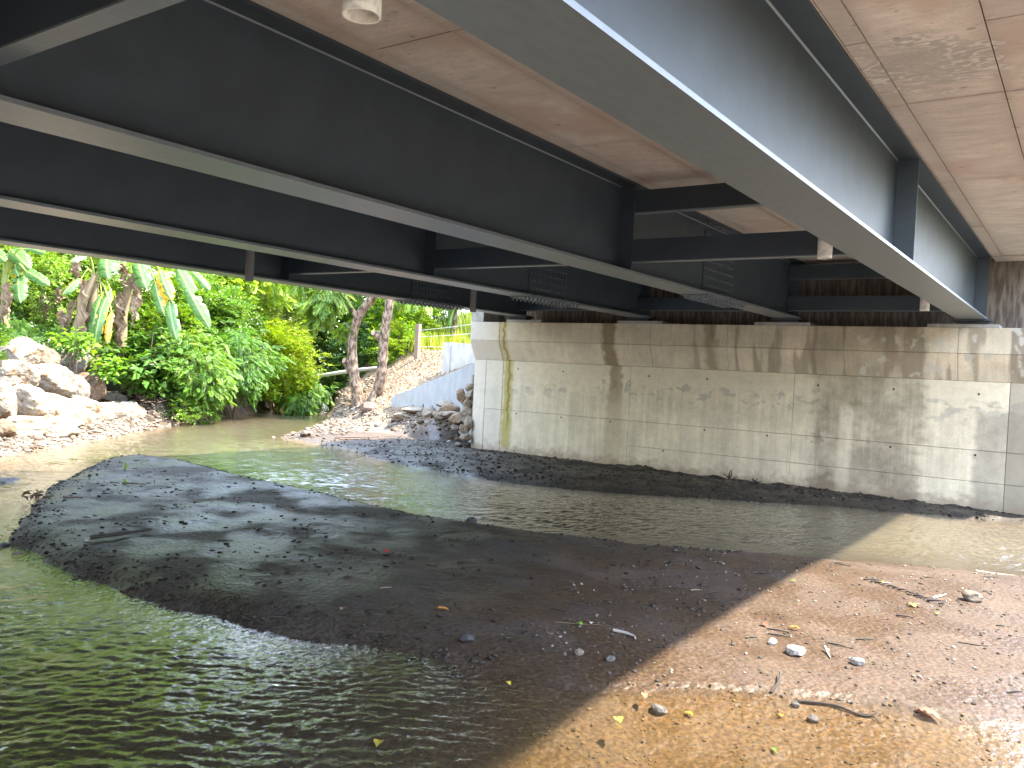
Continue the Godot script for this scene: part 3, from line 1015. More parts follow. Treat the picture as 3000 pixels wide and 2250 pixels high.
func rock_mesh(size: Vector3, lev: int, seed_: int, cuts := 9, rough := 0.12) -> ArrayMesh:
	var r := RandomNumberGenerator.new()
	r.seed = seed_ * 7919 + 13
	var nz := noise(seed_ + 900, 1.1, 4)
	var v := ico_v[lev].duplicate()
	var f := ico_i[lev]
	var pl := []
	for k in cuts:
		pl.append([Vector3(r.randfn(), r.randfn(), r.randfn()).normalized(), r.randf_range(0.62, 0.86)])
	for k in v.size():
		var p := v[k]
		for q in pl:
			var d: float = p.dot(q[0]) - q[1]
			if d > 0.0: p -= q[0] * d * 0.92
		p *= 1.0 + rough * nz.get_noise_3dv(p * 1.3) + rough * 0.4 * nz.get_noise_3dv(p * 4.5)
		v[k] = p * 1.18
	var n := PackedVector3Array()
	n.resize(v.size())
	for k in range(0, f.size(), 3):
		var m := (v[f[k + 1]] - v[f[k]]).cross(v[f[k + 2]] - v[f[k]])
		for q in 3: n[f[k + q]] += m
	var idx := PackedInt32Array()
	idx.resize(f.size())
	var sgn := 1.0 if n[0].dot(v[0]) > 0.0 else -1.0
	for k in range(0, f.size(), 3):
		idx[k] = f[k]
		idx[k + 1] = f[k + 2] if sgn > 0.0 else f[k + 1]
		idx[k + 2] = f[k + 1] if sgn > 0.0 else f[k + 2]
	var c := PackedColorArray()
	c.resize(v.size())
	c.fill(Color(1, 1, 1))
	for k in v.size():
		var m := n[k].normalized() * sgn
		n[k] = Vector3(m.x / size.x, m.y / size.y, m.z / size.z).normalized()
		v[k] = v[k] * size * 0.5
	var a := []
	a.resize(Mesh.ARRAY_MAX)
	a[Mesh.ARRAY_VERTEX] = v
	a[Mesh.ARRAY_NORMAL] = n
	a[Mesh.ARRAY_COLOR] = c
	a[Mesh.ARRAY_INDEX] = idx
	var o := ArrayMesh.new()
	o.add_surface_from_arrays(Mesh.PRIMITIVE_TRIANGLES, a)
	return o

func grid(b: MB, pts: PackedVector3Array, cols: PackedColorArray, nr: int, nc: int) -> void:   # rows x columns, smooth normals
	var k0 := b.v.size()
	for r in nr:
		for c in nc:
			var k := r * nc + c
			var du := pts[r * nc + mini(c + 1, nc - 1)] - pts[r * nc + maxi(c - 1, 0)]
			var dv := pts[mini(r + 1, nr - 1) * nc + c] - pts[maxi(r - 1, 0) * nc + c]
			b.v.append(pts[k])
			b.n.append(du.cross(dv).normalized())
			b.uv.append(Vector2(float(c) / nc, float(r) / nr))
			b.c.append(cols[k])
	for r in nr - 1:
		for c in nc - 1:
			var k := k0 + r * nc + c
			b.i.append_array([k, k + nc, k + 1, k + 1, k + nc, k + nc + 1])

func banana_leaf(p: Vector3, q: Vector3, width: float, yl: float, yr: float, seed_: int, face: Vector3, tone := 1.0) -> ArrayMesh:
	var r := RandomNumberGenerator.new()
	r.seed = seed_ + 77
	var nz := noise(seed_ + 300, 2.2, 3)
	var ax := q - p
	var ln := ax.length()
	var t0 := ax / ln
	var fc := (face - t0 * face.dot(t0)).normalized()
	var side := t0.cross(fc).normalized()
	var nr := 34
	var nc := 13
	var pts := PackedVector3Array()
	var cols := PackedColorArray()
	var tears := []
	for k in 5:
		tears.append([r.randf_range(0.15, 0.95), r.randi_range(0, 1), r.randf_range(0.3, 0.75)])
	for a in nr:
		var t := float(a) / (nr - 1)
		var w := width * 0.5 * (smoothstep(-0.04, 0.2, t) * 0.92 + 0.08) * sqrt(clampf((1.0 - t) / 0.22 + 0.02, 0.0, 1.0))
		var mid := p + ax * t + fc * (sin(PI * t) * 0.10 * ln) 
		for c in nc:
			var s := (c - 6) / 6.0
			var ww := w
			for te in tears:
				if (s > 0.0) == (te[1] == 1) and absf(t - te[0]) < 0.016: ww = minf(ww, w * te[2])
			var aw := absf(s)
			var cor := 0.012 * width * sin(t * 90.0 + 2.0 * s) * aw + 0.10 * width * nz.get_noise_2d(t * 2.5, s) * aw
			pts.append(mid + side * (s * ww * (1.0 - 0.12 * aw)) - fc * (aw * aw * ww * 0.35) + fc * cor - t0 * (aw * 0.12 * width))
			var g := Color(0.075, 0.165, 0.042) * tone
			g = g.lerp(Color(0.11, 0.21, 0.06) * tone, 0.5 + 0.5 * sin(t * 90.0 + 2.0 * s))
			if c == 6: g = Color(0.34, 0.42, 0.16)
			var y: float = yl if s < 0.0 else yr
			if y > 0.0 and aw > 1.0 - y + 0.5 * nz.get_noise_2d(t * 2.2, s * 0.6 + 5.0):
				g = Color(0.62, 0.33, 0.02).lerp(Color(0.22, 0.08, 0.02), smoothstep(0.15, 0.45, nz.get_noise_2d(t * 14.0, s * 3.0)))
			g.a = 1.0
			cols.append(g)
	var b := MB.new()
	grid(b, pts, cols, nr, nc)
	return b.mesh()

func dead_leaf(p: Vector3, q: Vector3, width: float, seed_: int) -> ArrayMesh:
	var nz := noise(seed_ + 500, 2.6, 3)
	var ax := q - p
	var side := ax.cross(Vector3(0.5, 0.1, 0.85)).normalized()
	var fc := side.cross(ax).normalized()
	var nr := 18
	var nc := 7
	var pts := PackedVector3Array()
	var cols := PackedColorArray()
	for a in nr:
		var t := float(a) / (nr - 1)
		var w := width * (0.25 + 0.75 * sin(PI * minf(t * 1.25 + 0.05, 1.0))) * (0.8 + 0.7 * nz.get_noise_1d(t * 4.0))
		for c in nc:
			var s := (c - 3) / 3.0
			pts.append(p + ax * t + side * (s * w * 0.5 + 0.35 * width * nz.get_noise_2d(t * 2.0, 3.0)) + fc * (0.55 * width * nz.get_noise_2d(t * 1.3 + 9.0, s * 0.9)))
			var k := 0.65 + 0.8 * absf(nz.get_noise_2d(t * 7.0, s * 3.0 + 20.0))
			cols.append(Color(0.30 * k, 0.205 * k, 0.125 * k))
	var b := MB.new()
	grid(b, pts, cols, nr, nc)
	return b.mesh()

func leaflet(b: MB, at: Vector3, dir: Vector3, up: Vector3, ln: float, w: float, col: Color, droop := 0.25) -> void:
	var s := dir.cross(up).normalized()
	var n := s.cross(dir).normalized()
	var k := b.v.size()
	var m0 := at + dir * ln * 0.45 
	var tip := at + dir * ln - n * ln * droop
	b.v.append_array([at, m0 + s * w * 0.5 - n * w * 0.10, m0 - s * w * 0.5 - n * w * 0.10, m0 + n * w * 0.06, tip])
	b.n.append_array([n, (n + s * 0.25).normalized(), (n - s * 0.25).normalized(), n, (n + dir * 0.3).normalized()])
	for q in 5:
		b.uv.append(Vector2.ZERO)
		b.c.append(col)
	b.i.append_array([k, k + 3, k + 1, k, k + 2, k + 3, k + 1, k + 3, k + 4, k + 3, k + 2, k + 4])

func sprig(kind: String, seed_: int) -> ArrayMesh:
	var r := RandomNumberGenerator.new()
	r.seed = seed_ * 31 + 5
	var b := MB.new()
	var z := Vector3(0, 0, 1)
	if kind == "pinnate":      # a feather of leaflets along a drooping rachis
		for k in 8:
			var t := (k + 1) / 8.0
			var at := Vector3(0, -0.10 * t * t, 0.36 * t)
			for s in [-1, 1]:
				leaflet(b, at, Vector3(s * 0.9, -0.25, 0.42 + 0.2 * r.randf()).normalized(), Vector3(0, 1, 0), 0.115 * (1.15 - 0.4 * absf(t - 0.5)), 0.042, Color(1, 1, 1) * r.randf_range(0.8, 1.15))
		leaflet(b, Vector3(0, -0.10, 0.36), Vector3(0, -0.3, 1).normalized(), Vector3(0, 1, 0), 0.11, 0.042, Color(1, 1, 1))
	elif kind == "ovate":      # a twig with alternate pointed leaves
		for k in 9:
			var t := k / 8.0
			var an := k * 2.4 + r.randf()
			var d := Vector3(cos(an), 0.25 + 0.5 * r.randf(), sin(an) * 0.6 + 0.5).normalized()
			leaflet(b, Vector3(0.02 * r.randfn(), 0.02 * r.randfn(), 0.28 * t), d, Vector3(0.2 * r.randfn(), 1, 0.2 * r.randfn()), r.randf_range(0.10, 0.16), r.randf_range(0.05, 0.075), Color(1, 1, 1) * r.randf_range(0.75, 1.2))
	elif kind == "broad":      # a few large soft leaves
		for k in 5:
			var an := k * 2.3 + r.randf()
			var d := Vector3(cos(an), -0.15 + 0.3 * r.randf(), sin(an)).normalized()
			leaflet(b, Vector3(0, 0.05 * k - 0.1, 0) + d * 0.08, d, Vector3(0.25 * r.randfn(), 1, 0.25 * r.randfn()), r.randf_range(0.24, 0.36), r.randf_range(0.15, 0.21), Color(1, 1, 1) * r.randf_range(0.75, 1.15), 0.3)
	elif kind == "fine":       # twig of small leaves
		for k in 16:
			var t := k / 15.0
			var an := k * 2.4
			leaflet(b, Vector3(0, 0.03 * sin(t * 6.0), 0.34 * t), Vector3(cos(an), 0.4 * r.randfn(), sin(an) * 0.5 + 0.4).normalized(), Vector3(0, 1, 0.1), r.randf_range(0.05, 0.08), 0.035, Color(1, 1, 1) * r.randf_range(0.8, 1.2))
	elif kind == "blade":      # tuft of narrow blades
		for k in 9:
			var an := k * 2.4 + r.randf()
			var d := Vector3(cos(an) * 0.5, 1.0, sin(an) * 0.5).normalized()
			leaflet(b, Vector3.ZERO, d, Vector3(cos(an), 0.3, sin(an)), r.randf_range(0.25, 0.5), 0.022, Color(1, 1, 1) * r.randf_range(0.8, 1.2), 0.35)
	for k in b.c.size(): b.c[k].a = 1.0
	return b.mesh()

var sprigs := {}

func sprig_of(kind: String) -> ArrayMesh:
	if not sprigs.has(kind): sprigs[kind] = sprig(kind, kind.length())
	return sprigs[kind]

func blob(where: Array[Transform3D], tint: PackedColorArray, c: Vector3, rad: Vector3, n: int, col: Color, size: float, droop: float, r: RandomNumberGenerator, nz: FastNoiseLite, gap := -0.12) -> void:
	var k := 0
	var guard := 0
	while k < n and guard < n * 6:
		guard += 1
		var d := Vector3(r.randfn(), r.randfn(), r.randfn()).normalized()
		var rr := pow(r.randf(), 0.45)
		var off := nz.get_noise_3dv(c + d * 1.7)
		var p := c + d * rad * rr * (1.0 + 0.45 * off)
		if nz.get_noise_3dv(p * 1.1 + Vector3(40, 0, 0)) < gap: continue
		var fw := (d * Vector3(1, 0.5, 1) + Vector3(0.5 * r.randfn(), -droop + 0.35 * r.randfn(), 0.5 * r.randfn())).normalized()
		var b := Basis.looking_at(-fw, Vector3(0.25 * r.randfn(), 1, 0.25 * r.randfn()))
		where.append(Transform3D(b.scaled_local(Vector3.ONE * size * r.randf_range(0.7, 1.3)), p))
		var f := r.randf_range(0.5, 1.4)
		var w := r.randf()
		tint.append(Color(col.r * f * (0.9 + 0.35 * w), col.g * f, col.b * f * (0.8 - 0.4 * w)))
		k += 1

func stems_to(b: MB, foot: Vector3, c: Vector3, rad: Vector3, n: int, thick: float, r: RandomNumberGenerator) -> void:
	b.col = Color(0.11, 0.075, 0.05)
	for k in n:
		var d := Vector3(r.randfn(), absf(r.randfn()), r.randfn()).normalized()
		var e := c + d * rad * 0.8
		var m := foot.lerp(e, 0.5) + Vector3(r.randfn(), 0.3, r.randfn()) * rad * 0.12
		b.tube(PackedVector3Array([foot, foot.lerp(m, 0.6), m, e]), PackedFloat32Array([thick, thick * 0.8, thick * 0.55, thick * 0.2]), 6, false)

func shrub(called: String, label: String, cat: String, group: String, lobes: Array, kind: String, col: Color, n: int, size: float, seed_: int, droop := 0.25, gap := -0.12) -> Node3D:
	var c: Vector3 = lobes[0][0]
	var foot := Vector3(c.x, ground_h(c.x, c.z) - 0.03, c.z)
	var o := base(called, Vector3.ZERO, label, cat, group)
	var r := RandomNumberGenerator.new()
	r.seed = seed_
	var nz := noise(seed_, 0.9, 3)
	var where: Array[Transform3D] = []
	var tint := PackedColorArray()
	var b := MB.new()
	var vol := 0.0
	for l in lobes: vol += l[1].x * l[1].y
	for l in lobes:
		blob(where, tint, l[0], l[1], int(n * l[1].x * l[1].y / vol), col, size, droop, r, nz, gap)
		stems_to(b, foot, l[0], l[1], 5, 0.022, r)
	put("stem", b.mesh(), M.wood, o)
	multi("foliage", sprig_of(kind), M.leaf, where, tint, o)
	return o

func path_tube(parent: Node3D, called: String, m: Material, pts: Array, rad: Array, sides := 14, col := Color(1, 1, 1), wig := 0.0, seed_ := 1) -> MeshInstance3D:
	var cv := PackedVector3Array()
	var rr := PackedFloat32Array()
	var nz := noise(seed_ + 40, 2.2, 2)
	for k in pts.size() - 1:
		var p0: Vector3 = pts[maxi(k - 1, 0)]
		var p1: Vector3 = pts[k]
		var p2: Vector3 = pts[k + 1]
		var p3: Vector3 = pts[mini(k + 2, pts.size() - 1)]
		for s in 8:
			var t := s / 8.0
			cv.append(p1.cubic_interpolate(p2, p0, p3, t))
			rr.append(lerpf(rad[k], rad[k + 1], t))
	cv.append(pts[pts.size() - 1])
	rr.append(rad[rad.size() - 1])
	for k in cv.size():
		rr[k] *= 1.0 + wig * nz.get_noise_1d(k * 0.35)
	var b := MB.new()
	b.col = col
	b.tube(cv, rr, sides)
	return put(called, b.mesh(), m, parent)

# ---------------------------------------------------------------- boulders
func build_rocks() -> void:
	make_ico()
	var L := [
		[-19.53, 1.53, -8.72, 0.79, 0.57, "rock", "long pale boulder topping the pile, under the spiky leaved plant"],
		[-20.02, 1.42, -9.48, 0.60, 0.47, "rock_brown", "brown weathered boulder between the long top boulder and the blocky grey one"],
		[-20.71, 1.32, -10.45, 0.84, 0.67, "rock_grey", "blocky grey pink boulder below the yellowing banana leaf"],
		[-18.37, 1.09, -8.17, 0.65, 0.55, "rock", "smooth white boulder directly below the long boulder that tops the pile"],
		[-18.88, 0.91, -9.08, 0.87, 0.63, "rock", "large white boulder with an orange lower edge in the pile's middle"],
		[-19.44, 0.77, -9.99, 0.47, 0.54, "rock_grey", "narrow grey tan boulder wedged beside the pitted brown one"],
		[-19.95, 0.76, -10.58, 0.59, 0.55, "rock_brown", "pitted orange brown boulder just under the leafy shrub"],
		[-20.27, 0.52, -11.38, 0.62, 0.28, "rock_grey", "small flat grey slab lying on the last boulder downslope of the shrub"],
		[-16.97, 0.62, -7.40, 0.36, 0.58, "rock", "white boulder cut by the picture's edge, halfway up the pile"],
		[-17.40, 0.57, -7.98, 0.62, 0.55, "rock", "white boulder with orange mud along its underside, low in the pile"],
		[-17.72, 0.37, -8.72, 0.86, 0.62, "rock", "biggest bare white boulder of the pile's bottom row"],
		[-18.44, 0.26, -9.74, 0.80, 0.65, "rock", "pitted cream boulder with a shaded face in the bottom row"],
		[-19.48, 0.20, -11.05, 0.95, 0.50, "rock", "tan and cream boulder at the end of the bottom row, by the driftwood"],
		[-16.67, 0.20, -7.82, 1.10, 0.38, "rock", "long low white boulder resting on the gravel beach"],
		[-15.95, 0.22, -6.95, 0.30, 0.33, "rock_brown", "brown stone at the beach edge beside the long low boulder"],
		[-19.80, 0.10, -11.98, 0.30, 0.22, "rock", "small pale stone in front of the driftwood heap"],
		[-17.30, 0.12, -8.83, 0.22, 0.17, "rock", "small pale stone in the gap before the pitted cream boulder"],
		[-17.68, 0.75, -8.05, 0.36, 0.28, "rock_brown", "brown stone wedged in the shadow between the white boulders"],
	]
	for k in L.size():
		var e: Array = L[k]
		var w: float = e[3] * 1.3
		var h: float = e[4] * 1.32
		var o := put("boulder", rock_mesh(Vector3(w, h, w * 0.85), 4, 100 + k), M[e[5]], null, Vector3(e[0] - 0.08, e[1], e[2] - 0.1))
		o.rotation = Vector3(0, 0.6, 0)
		tag(o, e[6], "boulder", "pale boulders piled on the stream bank")
	rng.seed = 77
	# boulders of the second layer behind, seen only through the gaps
	var R := [[-11.33, 1.52, -14.80, 0.12, 0.26, "tall sliver of stone tucked against the abutment corner"], [-11.45, 1.35, -14.80, 0.21, 0.22, "upper pale stone of the riprap, next below the corner sliver"],
		[-11.83, 1.12, -14.97, 0.24, 0.32, "orange tinted riprap stone leaning under the wing wall"], [-11.37, 1.17, -14.73, 0.22, 0.25, "rounded riprap stone touching the abutment corner at mid height"],
		[-11.41, 0.97, -14.72, 0.24, 0.23, "white riprap stone below the rounded one at the abutment corner"], [-12.61, 0.87, -15.35, 0.36, 0.18, "small flat riprap stone highest beside the wing wall's middle"],
		[-12.36, 0.79, -15.21, 0.44, 0.20, "flat tan riprap stone just below the highest flat one"], [-14.19, 0.62, -16.08, 0.64, 0.20, "long flat riprap slab along the wing wall's low end"],
		[-14.42, 0.45, -16.15, 0.80, 0.25, "longest pale riprap slab at the foot of the wing wall's low end"], [-13.37, 0.58, -15.71, 0.35, 0.33, "upright white riprap stone at the middle of the heap"],
		[-12.81, 0.62, -15.43, 0.30, 0.27, "angular white riprap stone right of the upright one"], [-12.18, 0.66, -15.10, 0.55, 0.21, "tilted long riprap stone sloping down to the mud"],
		[-11.88, 0.58, -14.93, 0.38, 0.27, "broad tan riprap stone at the heap's front"], [-11.39, 0.72, -14.67, 0.32, 0.34, "large cream riprap stone against the abutment corner"],
		[-11.24, 0.52, -14.50, 0.18, 0.35, "narrow upright riprap stone at the abutment's foot"], [-11.87, 0.38, -14.85, 0.22, 0.20, "loose orange riprap stone on the dark mud"],
		[-11.47, 0.42, -14.62, 0.14, 0.19, "small riprap stone between the loose orange one and the abutment"], [-11.25, 0.24, -14.44, 0.24, 0.18, "lowest cream riprap stone beside the abutment's corner"],
		[-11.79, 0.08, -14.55, 0.15, 0.10, "small grey stone on the mud before the riprap"], [-11.33, 0.08, -14.33, 0.16, 0.11, "small dark stone at the abutment's bottom corner"]]
	for k in R.size():
		var e: Array = R[k]
		var o := put("riprap_stone", rock_mesh(Vector3(e[3] * 1.02, e[4] * 1.0, e[3] * 0.9), 3, 160 + k, 11), M["rock_grey" if "dark" in e[5] or "grey" in e[5] else "rock_tan" if "orange" in e[5] or "tan" in e[5] else "rock"], null, Vector3(e[0], e[1], e[2]))
		o.rotation.y = 0.45
		tag(o, e[5], "stone", "riprap stones heaped between wing wall and abutment")

# ---------------------------------------------------------------- banana plants
func build_bananas() -> void:
	var P := [
		["banana plant with green drooping leaves at the picture's edge above the boulders",
			[[Vector3(-22.07, 1.7, -9.73), Vector3(-22.18, 3.02, -9.68), Vector3(-22.19, 3.6, -9.68)]], [[0.10, 0.085, 0.07]],
			[[-22.09, 4.11, -9.76, -21.25, 3.62, -9.85, 0.46, 0, 0], [-21.64, 3.47, -9.76, -21.15, 2.77, -9.60, 0.42, 0, 0], [-21.25, 3.57, -9.73, -20.34, 3.21, -9.87, 0.30, 0, 0], [-22.00, 3.77, -9.82, -21.49, 3.43, -9.68, 0.33, 0.2, 0.2], [-22.15, 4.05, -9.42, -21.50, 3.75, -9.37, 0.30, 0, 0], [-21.28, 4.10, -9.72, -20.40, 3.96, -9.77, 0.2, 0, 0]],
			[[-21.93, 3.3, -9.61, -21.87, 2.4, -9.64, 0.28], [-22.1, 3.2, -9.6, -22.0, 2.1, -9.6, 0.22]], Vector3(-22.19, 3.75, -9.68)],
		["banana plant with hanging orange edged leaves and brown dead leaves",
			[[Vector3(-21.06, 1.3, -11.28), Vector3(-21.08, 2.78, -11.30), Vector3(-21.05, 3.7, -11.33)], [Vector3(-21.20, 1.8, -10.83), Vector3(-20.95, 2.95, -11.02), Vector3(-20.79, 3.62, -11.15)]], [[0.15, 0.12, 0.09], [0.10, 0.08, 0.06]],
			[[-20.90, 3.15, -11.43, -20.63, 1.80, -11.10, 0.38, 0.85, 0], [-20.48, 3.29, -11.42, -20.34, 1.81, -11.00, 0.32, 0.1, 0], [-20.18, 2.72, -11.31, -19.84, 1.91, -11.04, 0.20, 0.7, 0.9], [-20.84, 4.20, -11.49, -20.38, 3.53, -11.31, 0.62, 0, 0], [-21.10, 3.52, -10.99, -21.06, 3.07, -10.52, 0.30, 0, 0.25], [-20.79, 4.06, -10.91, -20.69, 3.88, -10.49, 0.25, 0, 0]],
			[[-21.67, 4.1, -11.15, -21.68, 3.4, -11.14, 0.3], [-21.89, 3.3, -10.86, -21.90, 2.6, -10.84, 0.3], [-21.42, 2.7, -10.69, -21.37, 2.15, -10.72, 0.28], [-20.94, 3.5, -11.0, -20.85, 1.6, -10.9, 0.34], [-22.3, 3.1, -10.7, -22.2, 2.4, -10.7, 0.3], [-21.3, 3.3, -11.2, -21.35, 1.9, -11.1, 0.3], [-21.5, 3.0, -11.0, -21.6, 2.0, -10.9, 0.25]], Vector3(-21.05, 3.8, -11.33)],
		["banana plant with the longest arching green leaves over the shrubs",
			[[Vector3(-21.06, 1.2, -12.13), Vector3(-21.12, 2.65, -12.12), Vector3(-20.95, 3.69, -12.26)], [Vector3(-21.12, 2.65, -12.12), Vector3(-20.93, 3.69, -12.27), Vector3(-20.71, 4.22, -12.44)]], [[0.17, 0.14, 0.10], [0.07, 0.06, 0.05]],
			[[-20.74, 4.15, -12.29, -20.14, 3.36, -12.21, 0.52, 0, 0], [-20.12, 3.58, -12.41, -19.49, 2.68, -12.34, 0.36, 0.8, 0], [-19.56, 3.12, -12.48, -18.99, 2.09, -12.37, 0.36, 0, 0], [-19.89, 4.05, -12.88, -18.75, 2.42, -13.15, 0.42, 0, 0], [-20.03, 3.90, -12.48, -19.37, 3.09, -12.43, 0.38, 0.4, 0.5], [-19.12, 3.90, -12.80, -18.37, 3.39, -12.83, 0.22, 0, 0]],
			[[-20.80, 4.0, -11.88, -20.72, 3.4, -11.92, 0.32], [-20.69, 3.8, -12.19, -20.59, 2.6, -12.24, 0.34], [-20.85, 3.1, -11.82, -20.62, 1.6, -11.83, 0.36], [-21.0, 3.3, -12.0, -20.95, 1.7, -12.0, 0.34], [-21.3, 3.2, -12.1, -21.25, 1.9, -12.1, 0.3], [-20.5, 3.2, -12.1, -20.35, 2.4, -12.0, 0.25]], Vector3(-20.8, 4.15, -12.4)],
	]
	var kk := 0
	for p in P:
		var o := base("banana_plant", Vector3.ZERO, p[0], "banana plant", "banana plants behind the boulders")
		for s in p[1].size():
			path_tube(o, "pseudostem", M.wood, p[1][s], p[2][s], 14, Color(0.20, 0.15, 0.085) if kk > 0 else Color(0.20, 0.22, 0.07), 0.15, kk * 3 + s)
		for l in p[3]:
			kk += 1
			var a := Vector3(l[0], l[1], l[2])
			var b := Vector3(l[3], l[4], l[5])
			put("leaf", banana_leaf(a, b, l[6], l[7], l[8], kk, Vector3(0.52, 0.42, 0.74), 1.0), M.banana, o)
			var crown: Vector3 = p[5]
			if crown.distance_to(a) > 0.1:
				path_tube(o, "leaf_stalk", M.wood, [crown + Vector3(0, -0.3, 0), crown.lerp(a, 0.5) + Vector3(0, 0.12, 0), a], [0.030, 0.022, 0.014], 7, Color(0.26, 0.30, 0.07))
		for l in p[4]:
			kk += 1
			put("dead_leaf", dead_leaf(Vector3(l[0], l[1], l[2]), Vector3(l[3], l[4], l[5]), l[6], kk), M.dry, o)

# ---------------------------------------------------------------- shrubs and trees
func build_shrubs() -> void:
	var G := Color(0.115, 0.24, 0.035)
	var g := "shrubs crowding the stream bank"
	shrub("shrub", "shrub of large soft leaves right of the boulders", "shrub", g, [[Vector3(-19.75, 1.3, -12.0), Vector3(0.7, 0.6, 0.6)], [Vector3(-20.0, 1.85, -12.4), Vector3(0.75, 0.6, 0.6)], [Vector3(-19.5, 0.85, -12.3), Vector3(0.55, 0.4, 0.45)], [Vector3(-20.5, 1.5, -11.6), Vector3(0.5, 0.45, 0.45)]], "broad", Color(0.075, 0.17, 0.035), 330, 0.72, 201, 0.3)
	shrub("shrub", "dense feathery shrub under the longest banana leaves", "shrub", g, [[Vector3(-19.4, 1.3, -13.2), Vector3(1.1, 1.0, 1.0)], [Vector3(-19.1, 1.0, -13.1), Vector3(0.8, 0.5, 0.7)]], "pinnate", G, 2000, 0.52, 202, 0.35)
	shrub("shrub", "dark green shrub overhanging the undercut mud bank", "shrub", g, [[Vector3(-20.3, 1.6, -15.1), Vector3(1.2, 1.1, 1.2)], [Vector3(-20.1, 1.2, -14.9), Vector3(1.0, 0.5, 0.8)]], "pinnate", Color(0.085, 0.20, 0.04), 2400, 0.55, 203, 0.45)
	shrub("shrub", "tall green thicket shrub behind the overhanging one", "shrub", g, [[Vector3(-22.6, 2.4, -15.9), Vector3(1.5, 1.4, 1.4)], [Vector3(-22.0, 3.2, -15.2), Vector3(1.2, 0.9, 1.1)]], "ovate", G, 2200, 0.85, 204)
	shrub("shrub", "bright yellow green shrub leaning over the stream's bend", "shrub", g, [[Vector3(-22.3, 1.7, -18.3), Vector3(1.5, 1.1, 1.3)], [Vector3(-21.7, 1.1, -17.9), Vector3(1.1, 0.8, 0.9)], [Vector3(-22.9, 2.3, -18.6), Vector3(1.2, 0.7, 1.0)]], "ovate", Color(0.26, 0.38, 0.02), 2600, 0.72, 205)
	shrub("shrub", "low shrub trailing its leaves into the far water", "shrub", g, [[Vector3(-22.0, 0.65, -19.0), Vector3(1.2, 0.6, 0.8)], [Vector3(-21.2, 0.45, -18.2), Vector3(0.8, 0.4, 0.6)]], "pinnate", Color(0.09, 0.20, 0.03), 1200, 0.65, 206, 0.6)
	shrub("shrub", "shrub of lime leaves just below the bridge beside the drain pipe", "shrub", g, [[Vector3(-24.6, 3.6, -17.6), Vector3(1.6, 1.3, 1.5)], [Vector3(-23.9, 4.6, -18.6), Vector3(1.5, 1.0, 1.3)]], "pinnate", Color(0.22, 0.36, 0.03), 2000, 0.85, 207)
	shrub("shrub", "shrub of pale silvery leaves behind the pole across the stream", "shrub", g, [[Vector3(-26.6, 3.2, -22.0), Vector3(1.8, 1.6, 1.5)], [Vector3(-25.4, 2.4, -21.4), Vector3(1.3, 1.1, 1.2)]], "ovate", Color(0.22, 0.30, 0.12), 2200, 0.8, 208, 0.1, -0.05)
	shrub("shrub", "dark shrub in the shaded hollow behind the forked tree", "shrub", g, [[Vector3(-22.6, 1.7, -22.3), Vector3(1.4, 1.3, 1.2)], [Vector3(-22.2, 0.8, -21.6), Vector3(1.2, 0.7, 0.9)]], "ovate", Color(0.05, 0.12, 0.03), 1300, 0.95, 209)
	shrub("shrub", "sunlit shrub between the trunks and the fence post", "shrub", g, [[Vector3(-20.6, 2.3, -22.4), Vector3(1.3, 1.0, 1.0)], [Vector3(-21.6, 3.4, -23.6), Vector3(1.5, 1.2, 1.2)]], "ovate", Color(0.20, 0.34, 0.025), 2200, 0.75, 210)
	shrub("shrub", "shrub with reddish dry twigs between banana plants and thicket", "shrub", g, [[Vector3(-21.4, 2.2, -13.7), Vector3(1.2, 1.2, 1.1)], [Vector3(-22.4, 3.3, -14.3), Vector3(1.3, 1.0, 1.2)]], "ovate", Color(0.15, 0.28, 0.03), 1900, 0.7, 211)
	shrub("shrub", "small leafy shrub at the foot of the banana plants", "shrub", g, [[Vector3(-19.9, 1.9, -10.3), Vector3(0.55, 0.35, 0.5)], [Vector3(-19.5, 1.35, -10.9), Vector3(0.4, 0.3, 0.4)]], "broad", Color(0.13, 0.28, 0.03), 70, 0.55, 212)
	shrub("shrub", "fine leaved shrub behind the edge banana plant", "shrub", g, [[Vector3(-23.0, 3.6, -10.8), Vector3(1.2, 1.2, 1.0)], [Vector3(-23.4, 2.6, -10.2), Vector3(1.1, 0.9, 0.9)]], "fine", Color(0.16, 0.29, 0.04), 1100, 1.0, 213)
	shrub("shrub", "low weeds sprouting from the undercut bank by the driftwood", "shrub", g, [[Vector3(-18.75, 0.35, -12.45), Vector3(0.45, 0.35, 0.4)], [Vector3(-18.95, 0.3, -13.2), Vector3(0.4, 0.3, 0.4)]], "ovate", Color(0.09, 0.19, 0.03), 130, 0.7, 214)
	shrub("shrub", "tall light green shrub filling the gap between the banana plants", "shrub", g, [[Vector3(-23.2, 3.4, -13.0), Vector3(1.3, 1.5, 1.2)], [Vector3(-24.2, 4.6, -12.4), Vector3(1.4, 1.2, 1.3)]], "fine", Color(0.16, 0.29, 0.04), 1500, 1.2, 215)
	shrub("shrub", "broad green thicket closing the view between the two trunks", "shrub", g, [[Vector3(-24.4, 2.6, -25.2), Vector3(1.8, 1.7, 1.4)], [Vector3(-26.0, 4.3, -26.6), Vector3(2.0, 1.5, 1.5)], [Vector3(-23.2, 4.4, -26.0), Vector3(1.6, 1.3, 1.3)]], "ovate", Color(0.15, 0.28, 0.03), 2300, 1.15, 216)
	shrub("shrub", "dim tangled thicket behind the pole across the stream", "shrub", g, [[Vector3(-25.2, 2.0, -22.8), Vector3(1.6, 1.6, 1.2)], [Vector3(-24.3, 3.6, -23.4), Vector3(1.4, 1.2, 1.1)]], "ovate", Color(0.09, 0.19, 0.03), 2200, 0.9, 217)
